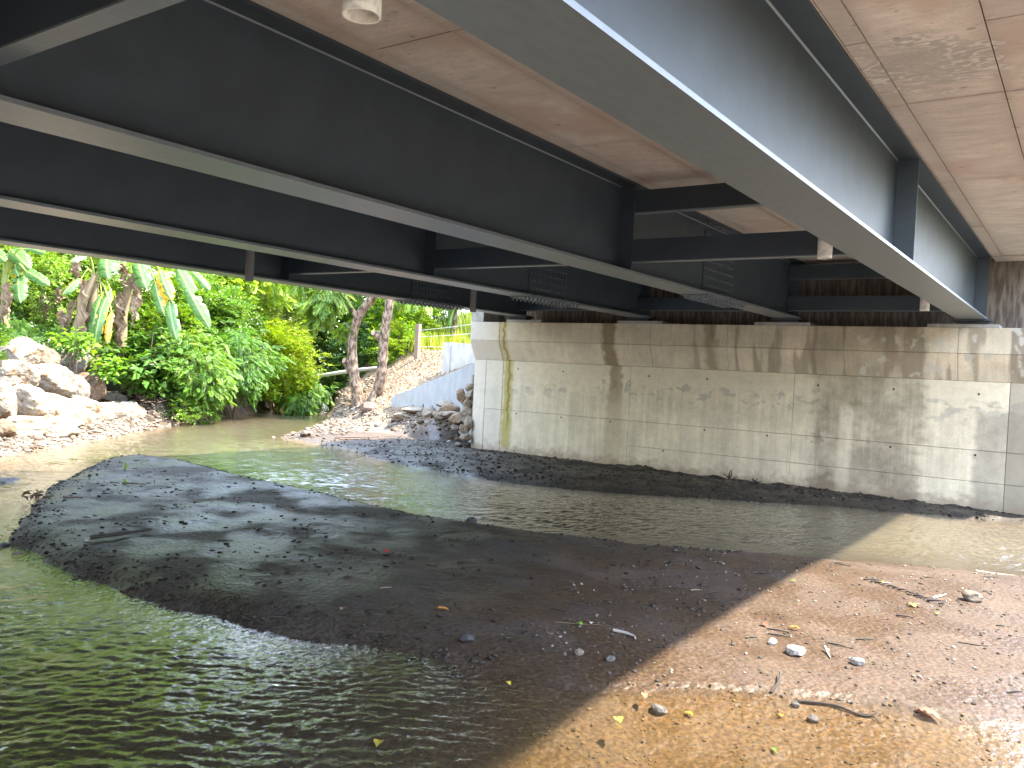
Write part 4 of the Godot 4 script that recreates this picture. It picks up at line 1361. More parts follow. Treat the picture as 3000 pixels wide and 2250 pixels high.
	# spiky plant on top of the boulders
	var sp := base("spiky_plant", Vector3(-20.5, 1.78, -9.1), "small spiky plant with long pale green blades on the topmost boulder", "plant")
	rng.seed = 31
	for k in 16:
		var an := k * 2.4
		var d := Vector3(cos(an) * 0.75, rng.randf_range(0.5, 1.2), sin(an) * 0.75).normalized()
		var b := MB.new()
		leaflet(b, d * 0.03, d, Vector3(0, 1, 0.2), rng.randf_range(0.3, 0.48), 0.05, Color(0.16, 0.26, 0.05), 0.3)
		put("blade", b.mesh(), M.leaf, sp)

func crown_tree(called: String, label: String, group: String, foot: Vector3, height: float, rad: float, kind: String, col: Color, n: int, seed_: int) -> void:
	var o := base(called, Vector3.ZERO, label, "tree", group)
	var r := RandomNumberGenerator.new()
	r.seed = seed_
	var nz := noise(seed_, 0.5, 3)
	var top := foot + Vector3(r.randfn() * 0.4, height * 0.8, r.randfn() * 0.4)
	path_tube(o, "trunk", M.bark, [foot - Vector3(0, 0.3, 0), foot.lerp(top, 0.35) + Vector3(0.2, 0, 0.1), foot.lerp(top, 0.7), top], [0.20, 0.15, 0.10, 0.04], 10, Color(1, 1, 1), 0.1, seed_)
	var where: Array[Transform3D] = []
	var tint := PackedColorArray()
	var b := MB.new()
	for k in 6:
		var an := k * 1.05 + r.randf()
		var c := foot.lerp(top, r.randf_range(0.55, 1.0)) + Vector3(cos(an), 0.2 * r.randfn(), sin(an)) * rad * 0.55
		blob(where, tint, c, Vector3(rad * 0.62, rad * 0.45, rad * 0.62), n / 6, col, 1.5, 0.35, r, nz, -0.08)
		b.col = Color(0.14, 0.10, 0.07)
		var st := foot.lerp(top, 0.45 + 0.08 * k)
		b.tube(PackedVector3Array([st, st.lerp(c, 0.5) + Vector3(0, 0.2, 0), c]), PackedFloat32Array([0.07, 0.05, 0.02]), 6, false)
	put("branch", b.mesh(), M.wood, o)
	multi("crown", sprig_of(kind), M.leaf, where, tint, o)

func build_trees() -> void:
	# the forked tree at the water's edge
	var o := base("forked_tree", Vector3.ZERO, "forked tree with two mottled trunks and sawn off limbs at the stream's edge", "tree")
	path_tube(o, "trunk", M.bark, [Vector3(-18.35, -0.15, -18.3), Vector3(-18.52, 0.45, -18.38), Vector3(-18.81, 1.35, -18.4), Vector3(-18.98, 2.3, -18.4), Vector3(-18.8, 3.1, -18.4), Vector3(-18.2, 3.85, -18.45), Vector3(-17.5, 5.0, -18.6), Vector3(-17.0, 6.8, -18.7)], [0.30, 0.22, 0.165, 0.15, 0.14, 0.13, 0.11, 0.06], 18, Color(1, 1, 1), 0.2, 3)
	path_tube(o, "trunk", M.bark, [Vector3(-18.3, 0.15, -18.35), Vector3(-17.95, 0.62, -18.4), Vector3(-17.72, 1.1, -18.4), Vector3(-17.64, 1.9, -18.4), Vector3(-17.62, 2.7, -18.4), Vector3(-17.47, 3.7, -18.4), Vector3(-17.5, 5.2, -18.3), Vector3(-17.9, 7.0, -18.2)], [0.20, 0.18, 0.165, 0.15, 0.145, 0.13, 0.10, 0.05], 18, Color(1, 1, 1), 0.2, 5)
	path_tube(o, "branch", M.bark, [Vector3(-18.93, 1.45, -18.4), Vector3(-19.02, 1.72, -18.25), Vector3(-19.03, 1.80, -18.16)], [0.13, 0.12, 0.10], 12)
	path_tube(o, "branch", M.bark, [Vector3(-17.66, 2.5, -18.38), Vector3(-17.80, 2.64, -18.22), Vector3(-17.82, 2.68, -18.14)], [0.12, 0.11, 0.09], 12)
	path_tube(o, "branch", M.bark, [Vector3(-18.8, 3.1, -18.4), Vector3(-19.3, 3.9, -18.2), Vector3(-20.1, 4.6, -18.0)], [0.08, 0.06, 0.03], 10)
	for p in [[Vector3(-18.35, 0.3, -18.3), Vector3(-18.8, 0.45, -18.5), Vector3(-19.3, 0.55, -18.7), Vector3(-19.7, 0.5, -18.9)], [Vector3(-18.2, 0.2, -18.2), Vector3(-18.3, 0.08, -17.9), Vector3(-18.6, 0.02, -17.6)], [Vector3(-18.1, 0.3, -18.2), Vector3(-17.8, 0.35, -18.05), Vector3(-17.6, 0.25, -17.9)], [Vector3(-17.75, 0.9, -18.25), Vector3(-17.7, 0.6, -18.1), Vector3(-17.55, 0.5, -18.05)]]:
		path_tube(o, "root", M.bark, p, [0.09, 0.07, 0.05, 0.03].slice(0, p.size()), 9, Color(1, 1, 1), 0.25, 8)
	for q in [[Vector3(-19.035, 1.80, -18.15), 0.088], [Vector3(-17.82, 2.68, -18.13), 0.080]]:
		var b := MB.new()
		bolt(b, q[0], Vector3(-0.15, 0.25, 1).normalized(), q[1], 0.012)
		put("sawn_face", b.mesh(), M.cutwood, o)
	var r := RandomNumberGenerator.new()
	r.seed = 44
	var nz := noise(44, 0.8, 3)
	var where: Array[Transform3D] = []
	var tint := PackedColorArray()
	for l in [[Vector3(-19.7, 3.75, -17.9), Vector3(0.7, 0.9, 0.55), 260], [Vector3(-20.3, 4.5, -17.9), Vector3(0.8, 0.6, 0.7), 160], [Vector3(-19.4, 2.75, -18.3), Vector3(0.35, 0.35, 0.3), 30], [Vector3(-17.6, 7.0, -20.0), Vector3(1.8, 1.2, 1.5), 320], [Vector3(-17.2, 4.1, -19.2), Vector3(0.6, 0.5, 0.6), 60]]:
		blob(where, tint, l[0], l[1], l[2], Color(0.15, 0.27, 0.05), 1.0, 0.75, r, nz, -0.1)
	multi("crown", sprig_of("pinnate"), M.leaf, where, tint, o)
	var g := "trees on the slope behind the stream"
	var T := [[-27.5, -15.0, 7.0, 2.6, "ovate", "dense green tree high on the bank behind the banana plants"], [-31.0, -20.5, 9.0, 3.2, "pinnate", "feathery tree rising behind the tall thicket"], [-26.5, -25.5, 8.0, 2.8, "ovate", "leafy tree standing behind the silvery shrub"], [-20.5, -28.0, 12.0, 3.6, "pinnate", "feathery tree behind the fence post"],
		[-25.5, -10.5, 12.5, 4.0, "fine", "fine leaved tree behind the edge banana plant"], [-24.5, -4.0, 11.5, 3.8, "ovate", "unseen round crowned tree on the near end of the slope"], [-17.5, -32.0, 8.0, 2.8, "ovate", "leafy tree beyond the fence wires"], [-34.0, -28.0, 10.0, 3.6, "ovate", "tall tree at the head of the stream's bend"], [-27.0, -33.0, 9.0, 3.2, "pinnate", "tall feathery tree far up the stream"], [-13.0, -27.0, 6.5, 2.4, "ovate", "tree above the retaining wall"], [-23.0, 2.5, 11.0, 3.6, "ovate", "unseen tree on the bank beside the bridge's near half"], [-36.0, -14.0, 10.0, 3.4, "fine", "tall fine leaved tree on the crest of the slope"]]  # near-end trees stand out of view, heights set for the water reflections
	for k in T.size():
		var t: Array = T[k]
		var h := ground_h(t[0], t[1])
		crown_tree("slope_tree", t[5], g, Vector3(t[0], h, t[1]), t[2], t[3], t[4], [Color(0.13, 0.26, 0.03), Color(0.18, 0.32, 0.03), Color(0.10, 0.22, 0.03)][k % 3], int(110 * t[3] * t[3] + 100), 500 + k)
	# slim tree and cabbage palm beyond the fence
	var s := base("slim_tree", Vector3.ZERO, "slim tree with a bent thin trunk left of the fence wires", "tree")
	var fy := ground_h(-22.6, -25.0)
	path_tube(s, "trunk", M.bark, [Vector3(-22.75, fy - 0.1, -25.0), Vector3(-22.65, 2.9, -25.0), Vector3(-22.3, 3.5, -25.0), Vector3(-22.1, 4.2, -25.1)], [0.05, 0.045, 0.035, 0.02], 8)
	where = []
	tint = PackedColorArray()
	blob(where, tint, Vector3(-21.6, 4.4, -25.0), Vector3(1.7, 0.8, 1.2), 420, Color(0.07, 0.15, 0.03), 0.9, 0.3, r, nz, -0.2)
	multi("crown", sprig_of("pinnate"), M.leaf, where, tint, s)
	var pm := base("cabbage_palm", Vector3.ZERO, "palm with drooping strap leaves beside the abutment's top corner", "palm")
	var py := ground_h(-19.5, -24.0)
	path_tube(pm, "trunk", M.bark, [Vector3(-19.45, py - 0.1, -24.0), Vector3(-19.45, 3.2, -24.0), Vector3(-19.4, 4.4, -24.0)], [0.09, 0.08, 0.07], 10)
	for k in 60:
		var an := r.randf() * TAU
		var at := Vector3(-19.42, r.randf_range(3.9, 4.5), -24.0)
		var d := Vector3(cos(an), r.randf_range(-0.5, 0.5), sin(an)).normalized()
		var b := MB.new()
		var pts := PackedVector3Array()
		var cols := PackedColorArray()
		var sd2 := d.cross(Vector3.UP).normalized() * 0.03
		for q in 6:
			var t := q / 5.0
			var c := at + d * t * 0.75 + Vector3(0, -0.85 * t * t, 0)
			var w := 1.0 - 0.8 * t
			pts.append(c - sd2 * w); pts.append(c + sd2 * w)
			cols.append(Color(0.10, 0.19, 0.03)); cols.append(Color(0.13, 0.22, 0.04))
		grid(b, pts, cols, 6, 2)
		put("frond", b.mesh(), M.leaf, pm)
	# fence
	var fe := base("wire_fence", Vector3.ZERO, "weathered timber fence post with three strands of wire", "fence")
	var fb := MB.new()
	fb.col = Color(0.22, 0.15, 0.11)
	fb.box(Vector3(-18.66, 1.6, -21.08), Vector3(-18.50, 3.15, -20.94))
	put("post", fb.mesh(), M.wood, fe)
	var fb2 := MB.new()
	fb2.col = Color(0.22, 0.15, 0.11)
	fb2.box(Vector3(-15.1, 1.9, -20.6), Vector3(-14.95, 3.3, -20.46))
	put("post", fb2.mesh(), M.wood, fe)
	for y in [[2.92, 3.25], [2.71, 2.92], [2.38, 2.48]]:
		path_tube(fe, "wire", M.wire, [Vector3(-18.5, y[0], -20.95), Vector3(-16.7, (y[0] + y[1]) * 0.5 - 0.02, -20.7), Vector3(-14.95, y[1], -20.47)], [0.008, 0.008, 0.008], 5)
	# pale pole lying across the stream
	var po := path_tube(null, "fallen_pole", M.wood, [Vector3(-22.9, 1.08, -19.9), Vector3(-20.5, 1.44, -19.75), Vector3(-19.0, 1.62, -19.6)], [0.06, 0.065, 0.045], 10, Color(0.50, 0.46, 0.42))
	tag(po, "pale bare pole lying across the stream behind the forked tree", "pole")

# ---------------------------------------------------------------- loose stones and litter
func scatter(n: int, lo: Vector2, hi: Vector2, ok: Callable, r: RandomNumberGenerator) -> PackedVector2Array:
	var out := PackedVector2Array()
	var guard := 0
	while out.size() < n and guard < n * 30:
		guard += 1
		var p := Vector2(r.randf_range(lo.x, hi.x), r.randf_range(lo.y, hi.y))
		if ok.call(p): out.append(p)
	return out

func stones(called: String, pts: PackedVector2Array, smin: float, smax: float, cols: Array, r: RandomNumberGenerator, sink := 0.25, flat := 0.6) -> void:
	var where: Array[Transform3D] = []
	var tint := PackedColorArray()
	for p in pts:
		var s := smin * pow(smax / smin, pow(r.randf(), 2.4))
		var b := Basis.from_euler(Vector3(r.randf_range(-0.4, 0.4), r.randf() * TAU, r.randf_range(-0.4, 0.4))).scaled_local(Vector3(s * r.randf_range(0.8, 1.4), s * flat * r.randf_range(0.7, 1.3), s))
		where.append(Transform3D(b, Vector3(p.x, ground_h(p.x, p.y) + s * flat * (0.5 - sink), p.y)))
		var c: Color = cols[r.randi_range(0, cols.size() - 1)]
		var f := r.randf_range(0.7, 1.25)
		tint.append(Color(c.r * f, c.g * f, c.b * f))
	multi(called, rock_mesh(Vector3.ONE, 1, 300 + called.length(), 7, 0.2), M.clod if "mud" in called else M.pebble, where, tint)

func flat_leaf(at: Vector3, ln: float, w: float, col: Color, turn: float, seed_: int) -> ArrayMesh:
	var nz := noise(seed_ + 60, 3.0, 2)
	var pts := PackedVector3Array()
	var cols := PackedColorArray()
	for a in 9:
		var t := a / 8.0
		var ww := w * 0.5 * sin(PI * pow(t * 0.96 + 0.02, 0.8))
		for c in 5:
			var s := (c - 2) / 2.0
			pts.append(Vector3(s * ww, 0.012 + ln * 0.12 * absf(s) * nz.get_noise_1d(t * 2.0 + 3.0) + ln * 0.14 * sin(PI * t) * (0.4 + absf(s)), (t - 0.5) * ln).rotated(Vector3.UP, turn))
			cols.append(col if c != 2 else col * 1.2)
	var b := MB.new()
	grid(b, pts, cols, 9, 5)
	return b.mesh()

func twig(label: String, pts: Array, r0: float, col: Color, fork := [], cat := "twig", group := "") -> void:
	var q := []
	for p in pts: q.append(Vector3(p[0], ground_h(p[0], p[1]) + r0 * 0.9 + (p[2] if p.size() > 2 else 0.0), p[1]))
	q = [q[0], q[0].lerp(q[q.size() - 1], 0.5) + Vector3(0.01, 0.006, 0.012), q[q.size() - 1]] if q.size() == 2 else q
	var rad := []
	for k in q.size(): rad.append(r0 * (1.0 - 0.55 * k / (q.size() - 1)))
	var o: MeshInstance3D
	if fork.is_empty():
		o = path_tube(null, "twig", M.wood, q, rad, 7, col, 0.3, q.size())
		tag(o, label, cat, group)
	else:
		var t := base("twig", Vector3.ZERO, label, cat, group)
		path_tube(t, "stem", M.wood, q, rad, 7, col, 0.3, q.size())
		var f := []
		for p in fork: f.append(Vector3(p[0], ground_h(p[0], p[1]) + r0 + (p[2] if p.size() > 2 else 0.0), p[1]))
		path_tube(t, "side_twig", M.wood, f, [r0 * 0.6, r0 * 0.4, r0 * 0.25].slice(0, f.size()), 6, col, 0.3, 4)

func build_litter() -> void:
	var r := RandomNumberGenerator.new()
	r.seed = 4242
	var pale := [Color(0.20, 0.17, 0.135), Color(0.16, 0.125, 0.09), Color(0.24, 0.21, 0.175), Color(0.12, 0.083, 0.055)]
	var dark := [Color(0.050, 0.039, 0.029), Color(0.070, 0.055, 0.041), Color(0.058, 0.048, 0.039), Color(0.15, 0.115, 0.08)]
	var warm := [Color(0.09, 0.075, 0.064), Color(0.13, 0.092, 0.06), Color(0.06, 0.054, 0.052), Color(0.24, 0.21, 0.18)]
	var mudc := [Color(0.042, 0.032, 0.024), Color(0.052, 0.041, 0.031), Color(0.035, 0.027, 0.020)]
	stones("mud_clods", scatter(4200, Vector2(-12.6, -9), Vector2(-2.9, -3.2), func(p): var s := sd(sdA, p.x, p.y); return s > -0.45 * r.randf() * r.randf() - 0.05 and s < 0.10, r), 0.010, 0.042, mudc, r)
	stones("mud_lumps", scatter(1500, Vector2(-12.4, -8.5), Vector2(-2.2, -3.5), func(p): return sd(sdA, p.x, p.y) < -0.3 and g1.get_noise_2d(p.x, p.y) > -0.1, r), 0.008, 0.05, mudc, r, 0.3, 0.4)
	stones("bank_gravel", scatter(5200, Vector2(-13.5, -14.6), Vector2(0.5, -10.4), func(p): return sd(sdB, p.x, p.y) < 0.05, r), 0.008, 0.055, dark, r)
	stones("beach_gravel", scatter(3600, Vector2(-20.5, -14.0), Vector2(-13.0, -5.2), func(p): var s := sd(sdC, p.x, p.y); return s > -1.3 and s < 0.12, r), 0.02, 0.11, pale, r)
	stones("bar_gravel", scatter(2400, Vector2(-23.0, -21.0), Vector2(-12.0, -12.0), func(p): var s := sd(sdB, p.x, p.y); return s > -1.6 and s < 0.15 and p.x < -13.6 - 2.0 * r.randf() and s > -0.9 - r.randf(), r), 0.025, 0.12, pale, r)
	stones("sand_pebbles", scatter(4200, Vector2(-3.4, -10.0), Vector2(0.6, -4.4), func(p): return sd(sdA, p.x, p.y) < 0.05 and g2.get_noise_2d(p.x * 0.7, p.y * 0.7) > -0.25 + 0.3 * r.randf(), r), 0.003, 0.026, warm, r)
	stones("stream_bed_gravel", scatter(4200, Vector2(-2.9, -5.5), Vector2(0.8, -2.2), func(p): return sd(sdA, p.x, p.y) > 0.0, r), 0.004, 0.020, [Color(0.19, 0.11, 0.036), Color(0.135, 0.083, 0.032), Color(0.24, 0.15, 0.06), Color(0.08, 0.053, 0.032)], r)
	stones("riprap_rubble", scatter(170, Vector2(-15.6, -16.6), Vector2(-11.25, -14.3), func(p): return ground_h(p.x, p.y) > 0.10 and p.y > -14.95 + 0.48 * (p.x + 11.2), r), 0.05, 0.2, pale, r)
	# dry leaves on the slope and undergrowth on the banks
	var b := MB.new()
	leaflet(b, Vector3(0, 0, -0.06), Vector3(0, 0, 1), Vector3(0, 1, 0), 0.14, 0.06, Color(1, 1, 1), 0.3)
	var leafm := b.mesh()
	var where: Array[Transform3D] = []
	var tint := PackedColorArray()
	for p in scatter(15000, Vector2(-20.5, -24.0), Vector2(-11.3, -15.2), func(p): var h := ground_h(p.x, p.y); return sd(sdB, p.x, p.y) < -0.4 and h > 0.25 * r.randf() + 0.1, r):
		where.append(Transform3D(Basis.from_euler(Vector3(0.7 * r.randfn(), r.randf() * TAU, 0.7 * r.randfn())).scaled_local(Vector3.ONE * r.randf_range(0.35, 0.8)), Vector3(p.x, ground_h(p.x, p.y) + 0.015, p.y)))
		var f := r.randf_range(0.6, 1.25)
		tint.append(Color(0.30 * f, 0.20 * f, 0.11 * f).lerp(Color(0.34 * f, 0.29 * f, 0.23 * f), r.randf()))
	multi("leaf_litter", leafm, M.dry, where, tint)
	for spec in [["undergrowth", "ovate", 3600, Vector2(-36, -24), Vector2(-17.5, 4), Color(0.12, 0.25, 0.03), 1], ["meadow_grass", "blade", 3200, Vector2(-31, -38), Vector2(-12.5, -21.6), Color(0.40, 0.46, 0.06), 0], ["bank_weeds", "fine", 1800, Vector2(-27, -22), Vector2(-18.5, -9), Color(0.10, 0.22, 0.03), 1]]:
		where = []
		tint = PackedColorArray()
		var f0: PackedFloat32Array = sdC if spec[6] == 1 else sdB
		for p in scatter(spec[2], spec[3], spec[4], func(p): var s := sd(f0, p.x, p.y); return s < (-2.6 if p.y > -12.3 else -0.25) if spec[6] == 1 else (s < -2.2 and p.y < -21.6 - 0.5 * absf(p.x + 18.0) * 0.2), r):
			var bs := Basis.looking_at(Vector3(r.randfn() * 0.7, -0.8, r.randfn() * 0.7), Vector3(1, 0.2, 0.1)) if spec[1] != "blade" else Basis.from_euler(Vector3(0.15 * r.randfn(), r.randf() * TAU, 0.15 * r.randfn()))
			where.append(Transform3D(bs.scaled_local(Vector3.ONE * r.randf_range(0.7, 1.7)), Vector3(p.x, ground_h(p.x, p.y) + r.randf_range(0.0, 0.25 if spec[1] != "blade" else 0.0), p.y)))
			var f := r.randf_range(0.45, 0.95)
			var c: Color = spec[5]
			tint.append(Color(c.r * f, c.g * f, c.b * f))
		multi(spec[0], sprig_of(spec[1]), M.leaf, where, tint)
	# unseen leaf mass on the right bank, placed to cut the skylight
	where = []
	tint = PackedColorArray()
	for k in 4600:
		var z := r.randf_range(-34, 13)
		var x := r.randf_range(11.0, 19.0)
		var top := 2.6 + 2.2 * g4.get_noise_2d(x, z) * 1.6 + 0.25 * (x - 9.5)
		var y := ground_h(x, z) + top * sqrt(r.randf())
		where.append(Transform3D(Basis.from_euler(Vector3(r.randfn() * 0.6, r.randf() * TAU, r.randfn() * 0.4)).scaled_local(Vector3.ONE * r.randf_range(1.6, 3.0)), Vector3(x, y, z)))
		var f := r.randf_range(0.6, 1.25)
		tint.append(Color(0.12 * f, 0.23 * f, 0.035 * f))
	multi("unseen_bank_foliage", sprig_of("ovate"), M.leaf, where, tint)
	# the wooded hillside behind the stream, one mass of leaves; its unseen top shapes the reflections
	where = []
	tint = PackedColorArray()
	for k in 15000:
		var z := r.randf_range(-38, 9)
		var x := r.randf_range(-36.0, -21.5)
		if z < -14.0: x -= 0.42 * (-14.0 - z)
		var lump := g4.get_noise_2d(x * 1.3, z * 1.3)
		var top := 7.5 + 6.0 * lump + 0.30 * (-21.5 - x)
		if z < -9.0: top -= 1.5
		var y := ground_h(x, z) + top * sqrt(r.randf())
		var lat := (z + 3.5) - 0.77 * (x + 4.5)
		if absf(lat) < 1.7 and y > 5.5: continue  # gap left so a patch of sky reflects in the near water
		if x > -23.5 and y > 3.6 and z > -15.0 and z < -8.0: continue
		where.append(Transform3D(Basis.from_euler(Vector3(r.randfn() * 0.6, r.randf() * TAU, r.randfn() * 0.4)).scaled_local(Vector3.ONE * r.randf_range(1.4, 2.6)), Vector3(x, y, z)))
		var f := r.randf_range(0.6, 1.25)
		tint.append(Color(0.24 * f, 0.36 * f, 0.035 * f))
	multi("hillside_woods", sprig_of("ovate"), M.leaf, where, tint)
	# driftwood heap on the beach: thin sticks nobody would count
	b = MB.new()
	for k in 130:
		b.col = Color(0.30, 0.20, 0.13) * r.randf_range(0.6, 1.3)
		var at := Vector3(-19.6 + 0.9 * r.randfn() * 0.6, 0, -12.4 + r.randfn() * 0.55)
		at.y = ground_h(at.x, at.z) + r.randf_range(0.02, 0.18)
		var d := Vector3(0.6 + 0.3 * r.randfn(), 0.12 * r.randfn(), 0.7 + 0.4 * r.randfn()).normalized() * r.randf_range(0.25, 0.8)
		b.tube(PackedVector3Array([at - d * 0.5, at + Vector3(0, 0.02, 0), at + d * 0.5]), PackedFloat32Array([0.010, 0.012, 0.005]), 4, false)
	tag(put("driftwood_sticks", b.mesh(), M.wood), "tangle of thin dry sticks washed up below the shrubs", "", "", "stuff")
	b = MB.new()
	for k in 520:
		b.col = (Color(0.05, 0.04, 0.03) if r.randf() < 0.88 else Color(0.20, 0.155, 0.11)) * r.randf_range(0.7, 1.2)
		var x := r.randf_range(-11.5, 0.4)
		var z := r.randf_range(-9.6, -3.6)
		if sd(sdA, x, z) > -0.06 or g1.get_noise_2d(x * 1.5 + 3.0, z * 1.5) < 0.08: continue
		var l := r.randf_range(0.03, 0.16)
		var an := 0.35 + 0.5 * r.randfn()
		var d := Vector3(cos(an), 0, -sin(an)) * l
		var at := Vector3(x, ground_h(x, z) + 0.006, z)
		b.tube(PackedVector3Array([at - d * 0.5, at + Vector3(0, 0.004, 0), at + d * 0.5]), PackedFloat32Array([0.005, 0.006, 0.003]), 4, false)
	tag(put("twig_litter", b.mesh(), M.wood), "short twigs strewn over the mud and sand", "", "", "stuff")
	# single sticks
	var dk := Color(0.045, 0.032, 0.028)
	var gy := Color(0.30, 0.26, 0.22)
	twig("long dark forked twig at the edge of the shallow amber water", [[-1.31, -4.90], [-1.12, -4.98, 0.004], [-0.96, -4.98], [-0.90, -5.04, 0.01]], 0.009, dk, [[-0.98, -4.985], [-0.92, -5.0, 0.004], [-0.87, -4.97]])
	twig("short dark curved twig standing up from the wet sand", [[-1.45, -4.89], [-1.43, -4.98, 0.03], [-1.47, -5.11, 0.02]], 0.010, dk)
	twig("pale bleached stick by the heap of dark twigs on the sand", [[-1.01, -7.77], [-0.97, -7.9], [-0.94, -8.01]], 0.012, Color(0.42, 0.35, 0.28))
	twig("straight dark stick lying below the yellow leaf on the sand", [[-1.15, -6.98], [-1.03, -7.01]], 0.008, dk)
	twig("long pale stick along the far water's edge of the sunny bar", [[-0.87, -9.54], [-0.7, -9.63], [-0.54, -9.73]], 0.011, Color(0.40, 0.30, 0.20))
	twig("thin dark bent twig on the smooth grey sand", [[-0.68, -6.58], [-0.58, -6.6], [-0.50, -6.64]], 0.005, dk)
	twig("short pale stick stuck upright in the sand near the shadow's edge", [[-1.37, -5.75, 0.02], [-1.33, -5.68], [-1.30, -5.62]], 0.009, gy)
	twig("dark straw under the green leaf in the bridge's shade", [[-2.95, -4.89], [-2.8, -5.0], [-2.65, -5.12]], 0.004, Color(0.12, 0.08, 0.05))
	twig("grey curved stick in the shade just before the sunlit sand", [[-2.58, -5.05], [-2.5, -5.07], [-2.43, -5.06], [-2.40, -5.02]], 0.012, gy)
	twig("dark driftwood stick half sunk in the mud island's middle", [[-7.05, -3.85, 0.02], [-7.03, -4.1, 0.015], [-7.06, -4.42, 0.02]], 0.022, Color(0.05, 0.04, 0.033))
	twig("stick on the far tip of the mud island", [[-9.80, -5.72], [-9.55, -5.88]], 0.016, Color(0.16, 0.13, 0.11))
	twig("twig pair on the mud island's left shoulder", [[-9.30, -4.75], [-9.08, -4.85]], 0.014, Color(0.13, 0.10, 0.08))
	twig("long thin branch lying along the abutment's foot", [[-4.48, -14.42], [-4.2, -14.40, 0.03], [-3.9, -14.33, 0.02], [-3.52, -14.24]], 0.012, dk)
	twig("long thin stick on the flat mud before the riprap", [[-13.62, -12.83], [-13.33, -13.92]], 0.016, Color(0.10, 0.07, 0.055))
	twig("second thin stick crossing the flat mud before the riprap", [[-13.35, -12.70], [-13.2, -13.4], [-13.08, -14.05]], 0.014, Color(0.16, 0.11, 0.09))
	twig("pale branch on the gravel below the leaf covered slope", [[-16.80, -17.55], [-16.2, -17.35], [-15.58, -17.1]], 0.025, Color(0.34, 0.24, 0.18))
	twig("bent stick on the mud left of the riprap slabs", [[-14.25, -15.79], [-13.34, -15.46]], 0.018, Color(0.20, 0.14, 0.11))
	twig("small stick at the dark bank's waterline", [[-11.46, -11.3], [-11.31, -11.68]], 0.014, Color(0.22, 0.16, 0.12))
	for k in 14:
		var t := k / 13.0
		var c := Vector2(lerpf(-1.55, -0.92, t), lerpf(-8.05, -7.62, t))
		var an := 0.6 + 0.7 * r.randfn()
		var l := r.randf_range(0.05, 0.15)
		twig("dark twig in the tangled row of debris on the sunny sand", [[c.x - cos(an) * l * 0.5, c.y + sin(an) * l * 0.5, 0.01 * r.randf()], [c.x + cos(an) * l * 0.5, c.y - sin(an) * l * 0.5, 0.02 * r.randf()]], r.randf_range(0.005, 0.011), dk if r.randf() < 0.7 else gy, [], "twig", "twigs of the debris row on the sand")
	# root tangles at the abutment's foot
	var spots := [["dark root tangle at the abutment's foot", Vector2(-5.2, -14.35), 1.0], ["smaller twiggy root tangle at the abutment's foot, beside the long thin branch", Vector2(-4.72, -14.35), 0.8]]
	for s in spots:
		var t := base("root_tangle", Vector3(s[1].x, ground_h(s[1].x, s[1].y), s[1].y), s[0], "root")
		for k in 6:
			var d: Vector3 = Vector3(r.randfn() * 0.9, absf(r.randfn()) * 0.5 + 0.12, r.randfn() * 0.3).normalized() * r.randf_range(0.10, 0.22) * s[2]
			path_tube(t, "root", M.wood, [Vector3(0.03 * r.randfn(), 0, 0.03 * r.randfn()), d * 0.5 + Vector3(0.02 * r.randfn(), 0, 0), d], [0.018, 0.011, 0.004], 6, dk, 0.3, k)
	# single leaves
	var yel := Color(0.60, 0.48, 0.05)
	var red := Color(0.38, 0.06, 0.03)
	var orn := Color(0.48, 0.20, 0.05)
	var grn := Color(0.14, 0.30, 0.03)
	var LV := [["bright yellow leaf on the open sunny sand", -1.09, -7.35, 0.085, 0.06, yel, 0.4], ["yellow leaf at the end of the debris row", -1.45, -7.99, 0.06, 0.045, yel, 1.0], ["tiny green leaf on the sand beyond the yellow leaf", -0.90, -7.24, 0.04, 0.03, grn, 0.2],
		["red and yellow leaf on the sand near the shadow", -1.84, -5.95, 0.07, 0.045, red, 0.9], ["narrow red leaf with an orange tip on the sand", -1.65, -6.03, 0.09, 0.032, orn, 1.7], ["small green leaf near the far shadow's edge", -2.07, -7.44, 0.06, 0.028, grn, 1.5],
		["large curled brown leaf lying at the shallow water's edge", -0.66, -5.18, 0.15, 0.075, Color(0.24, 0.12, 0.08), 1.2], ["green leaf lying under the amber shallows", -1.73, -4.35, 0.055, 0.03, Color(0.34, 0.36, 0.03), 1.4], ["narrow green leaf under the water of the shallows", -1.25, -4.33, 0.06, 0.022, grn, 0.7],
		["small yellow orange leaf in the shallows below the forked twig", -1.33, -4.70, 0.035, 0.025, Color(0.55, 0.28, 0.02), 0.2], ["brown leaf at the bottom edge under the shallow water", -1.50, -3.65, 0.08, 0.035, Color(0.20, 0.10, 0.07), 2.0], ["crumpled red scrap on the mud island", -5.0, -5.39, 0.10, 0.06, Color(0.42, 0.02, 0.02), 0.4],
		["orange brown leaf on the shaded mud", -3.64, -4.51, 0.10, 0.04, orn, 1.9], ["dull tan leaf on the shaded mud left of the orange one", -4.12, -4.02, 0.055, 0.04, Color(0.26, 0.13, 0.06), 0.5], ["fresh green leaf on the shaded sand", -2.80, -4.97, 0.065, 0.038, Color(0.17, 0.36, 0.03), 1.3],
		["pale cream leaf beside the fresh green one", -2.75, -5.05, 0.045, 0.035, Color(0.55, 0.45, 0.36), 0.4], ["yellow leaf floating in the shaded water", -2.63, -3.89, 0.05, 0.03, yel, 1.0], ["yellow leaf sunk in the rippled dark water", -2.90, -3.13, 0.075, 0.055, yel, 0.5],
		["bright lime leaf where the shadow crosses the shallows", -1.92, -3.87, 0.07, 0.05, Color(0.42, 0.48, 0.03), 0.8], ["reddish leaf half out of the water at the shadow's edge", -1.96, -4.26, 0.065, 0.04, Color(0.42, 0.14, 0.07), 0.6], ["white chip lying on the left of the mud island", -8.47, -4.34, 0.09, 0.03, Color(0.55, 0.50, 0.44), 1.9],
		["lime leaf on the brown leaf littered slope", -17.6, -19.3, 0.16, 0.12, Color(0.35, 0.42, 0.03), 0.9]]
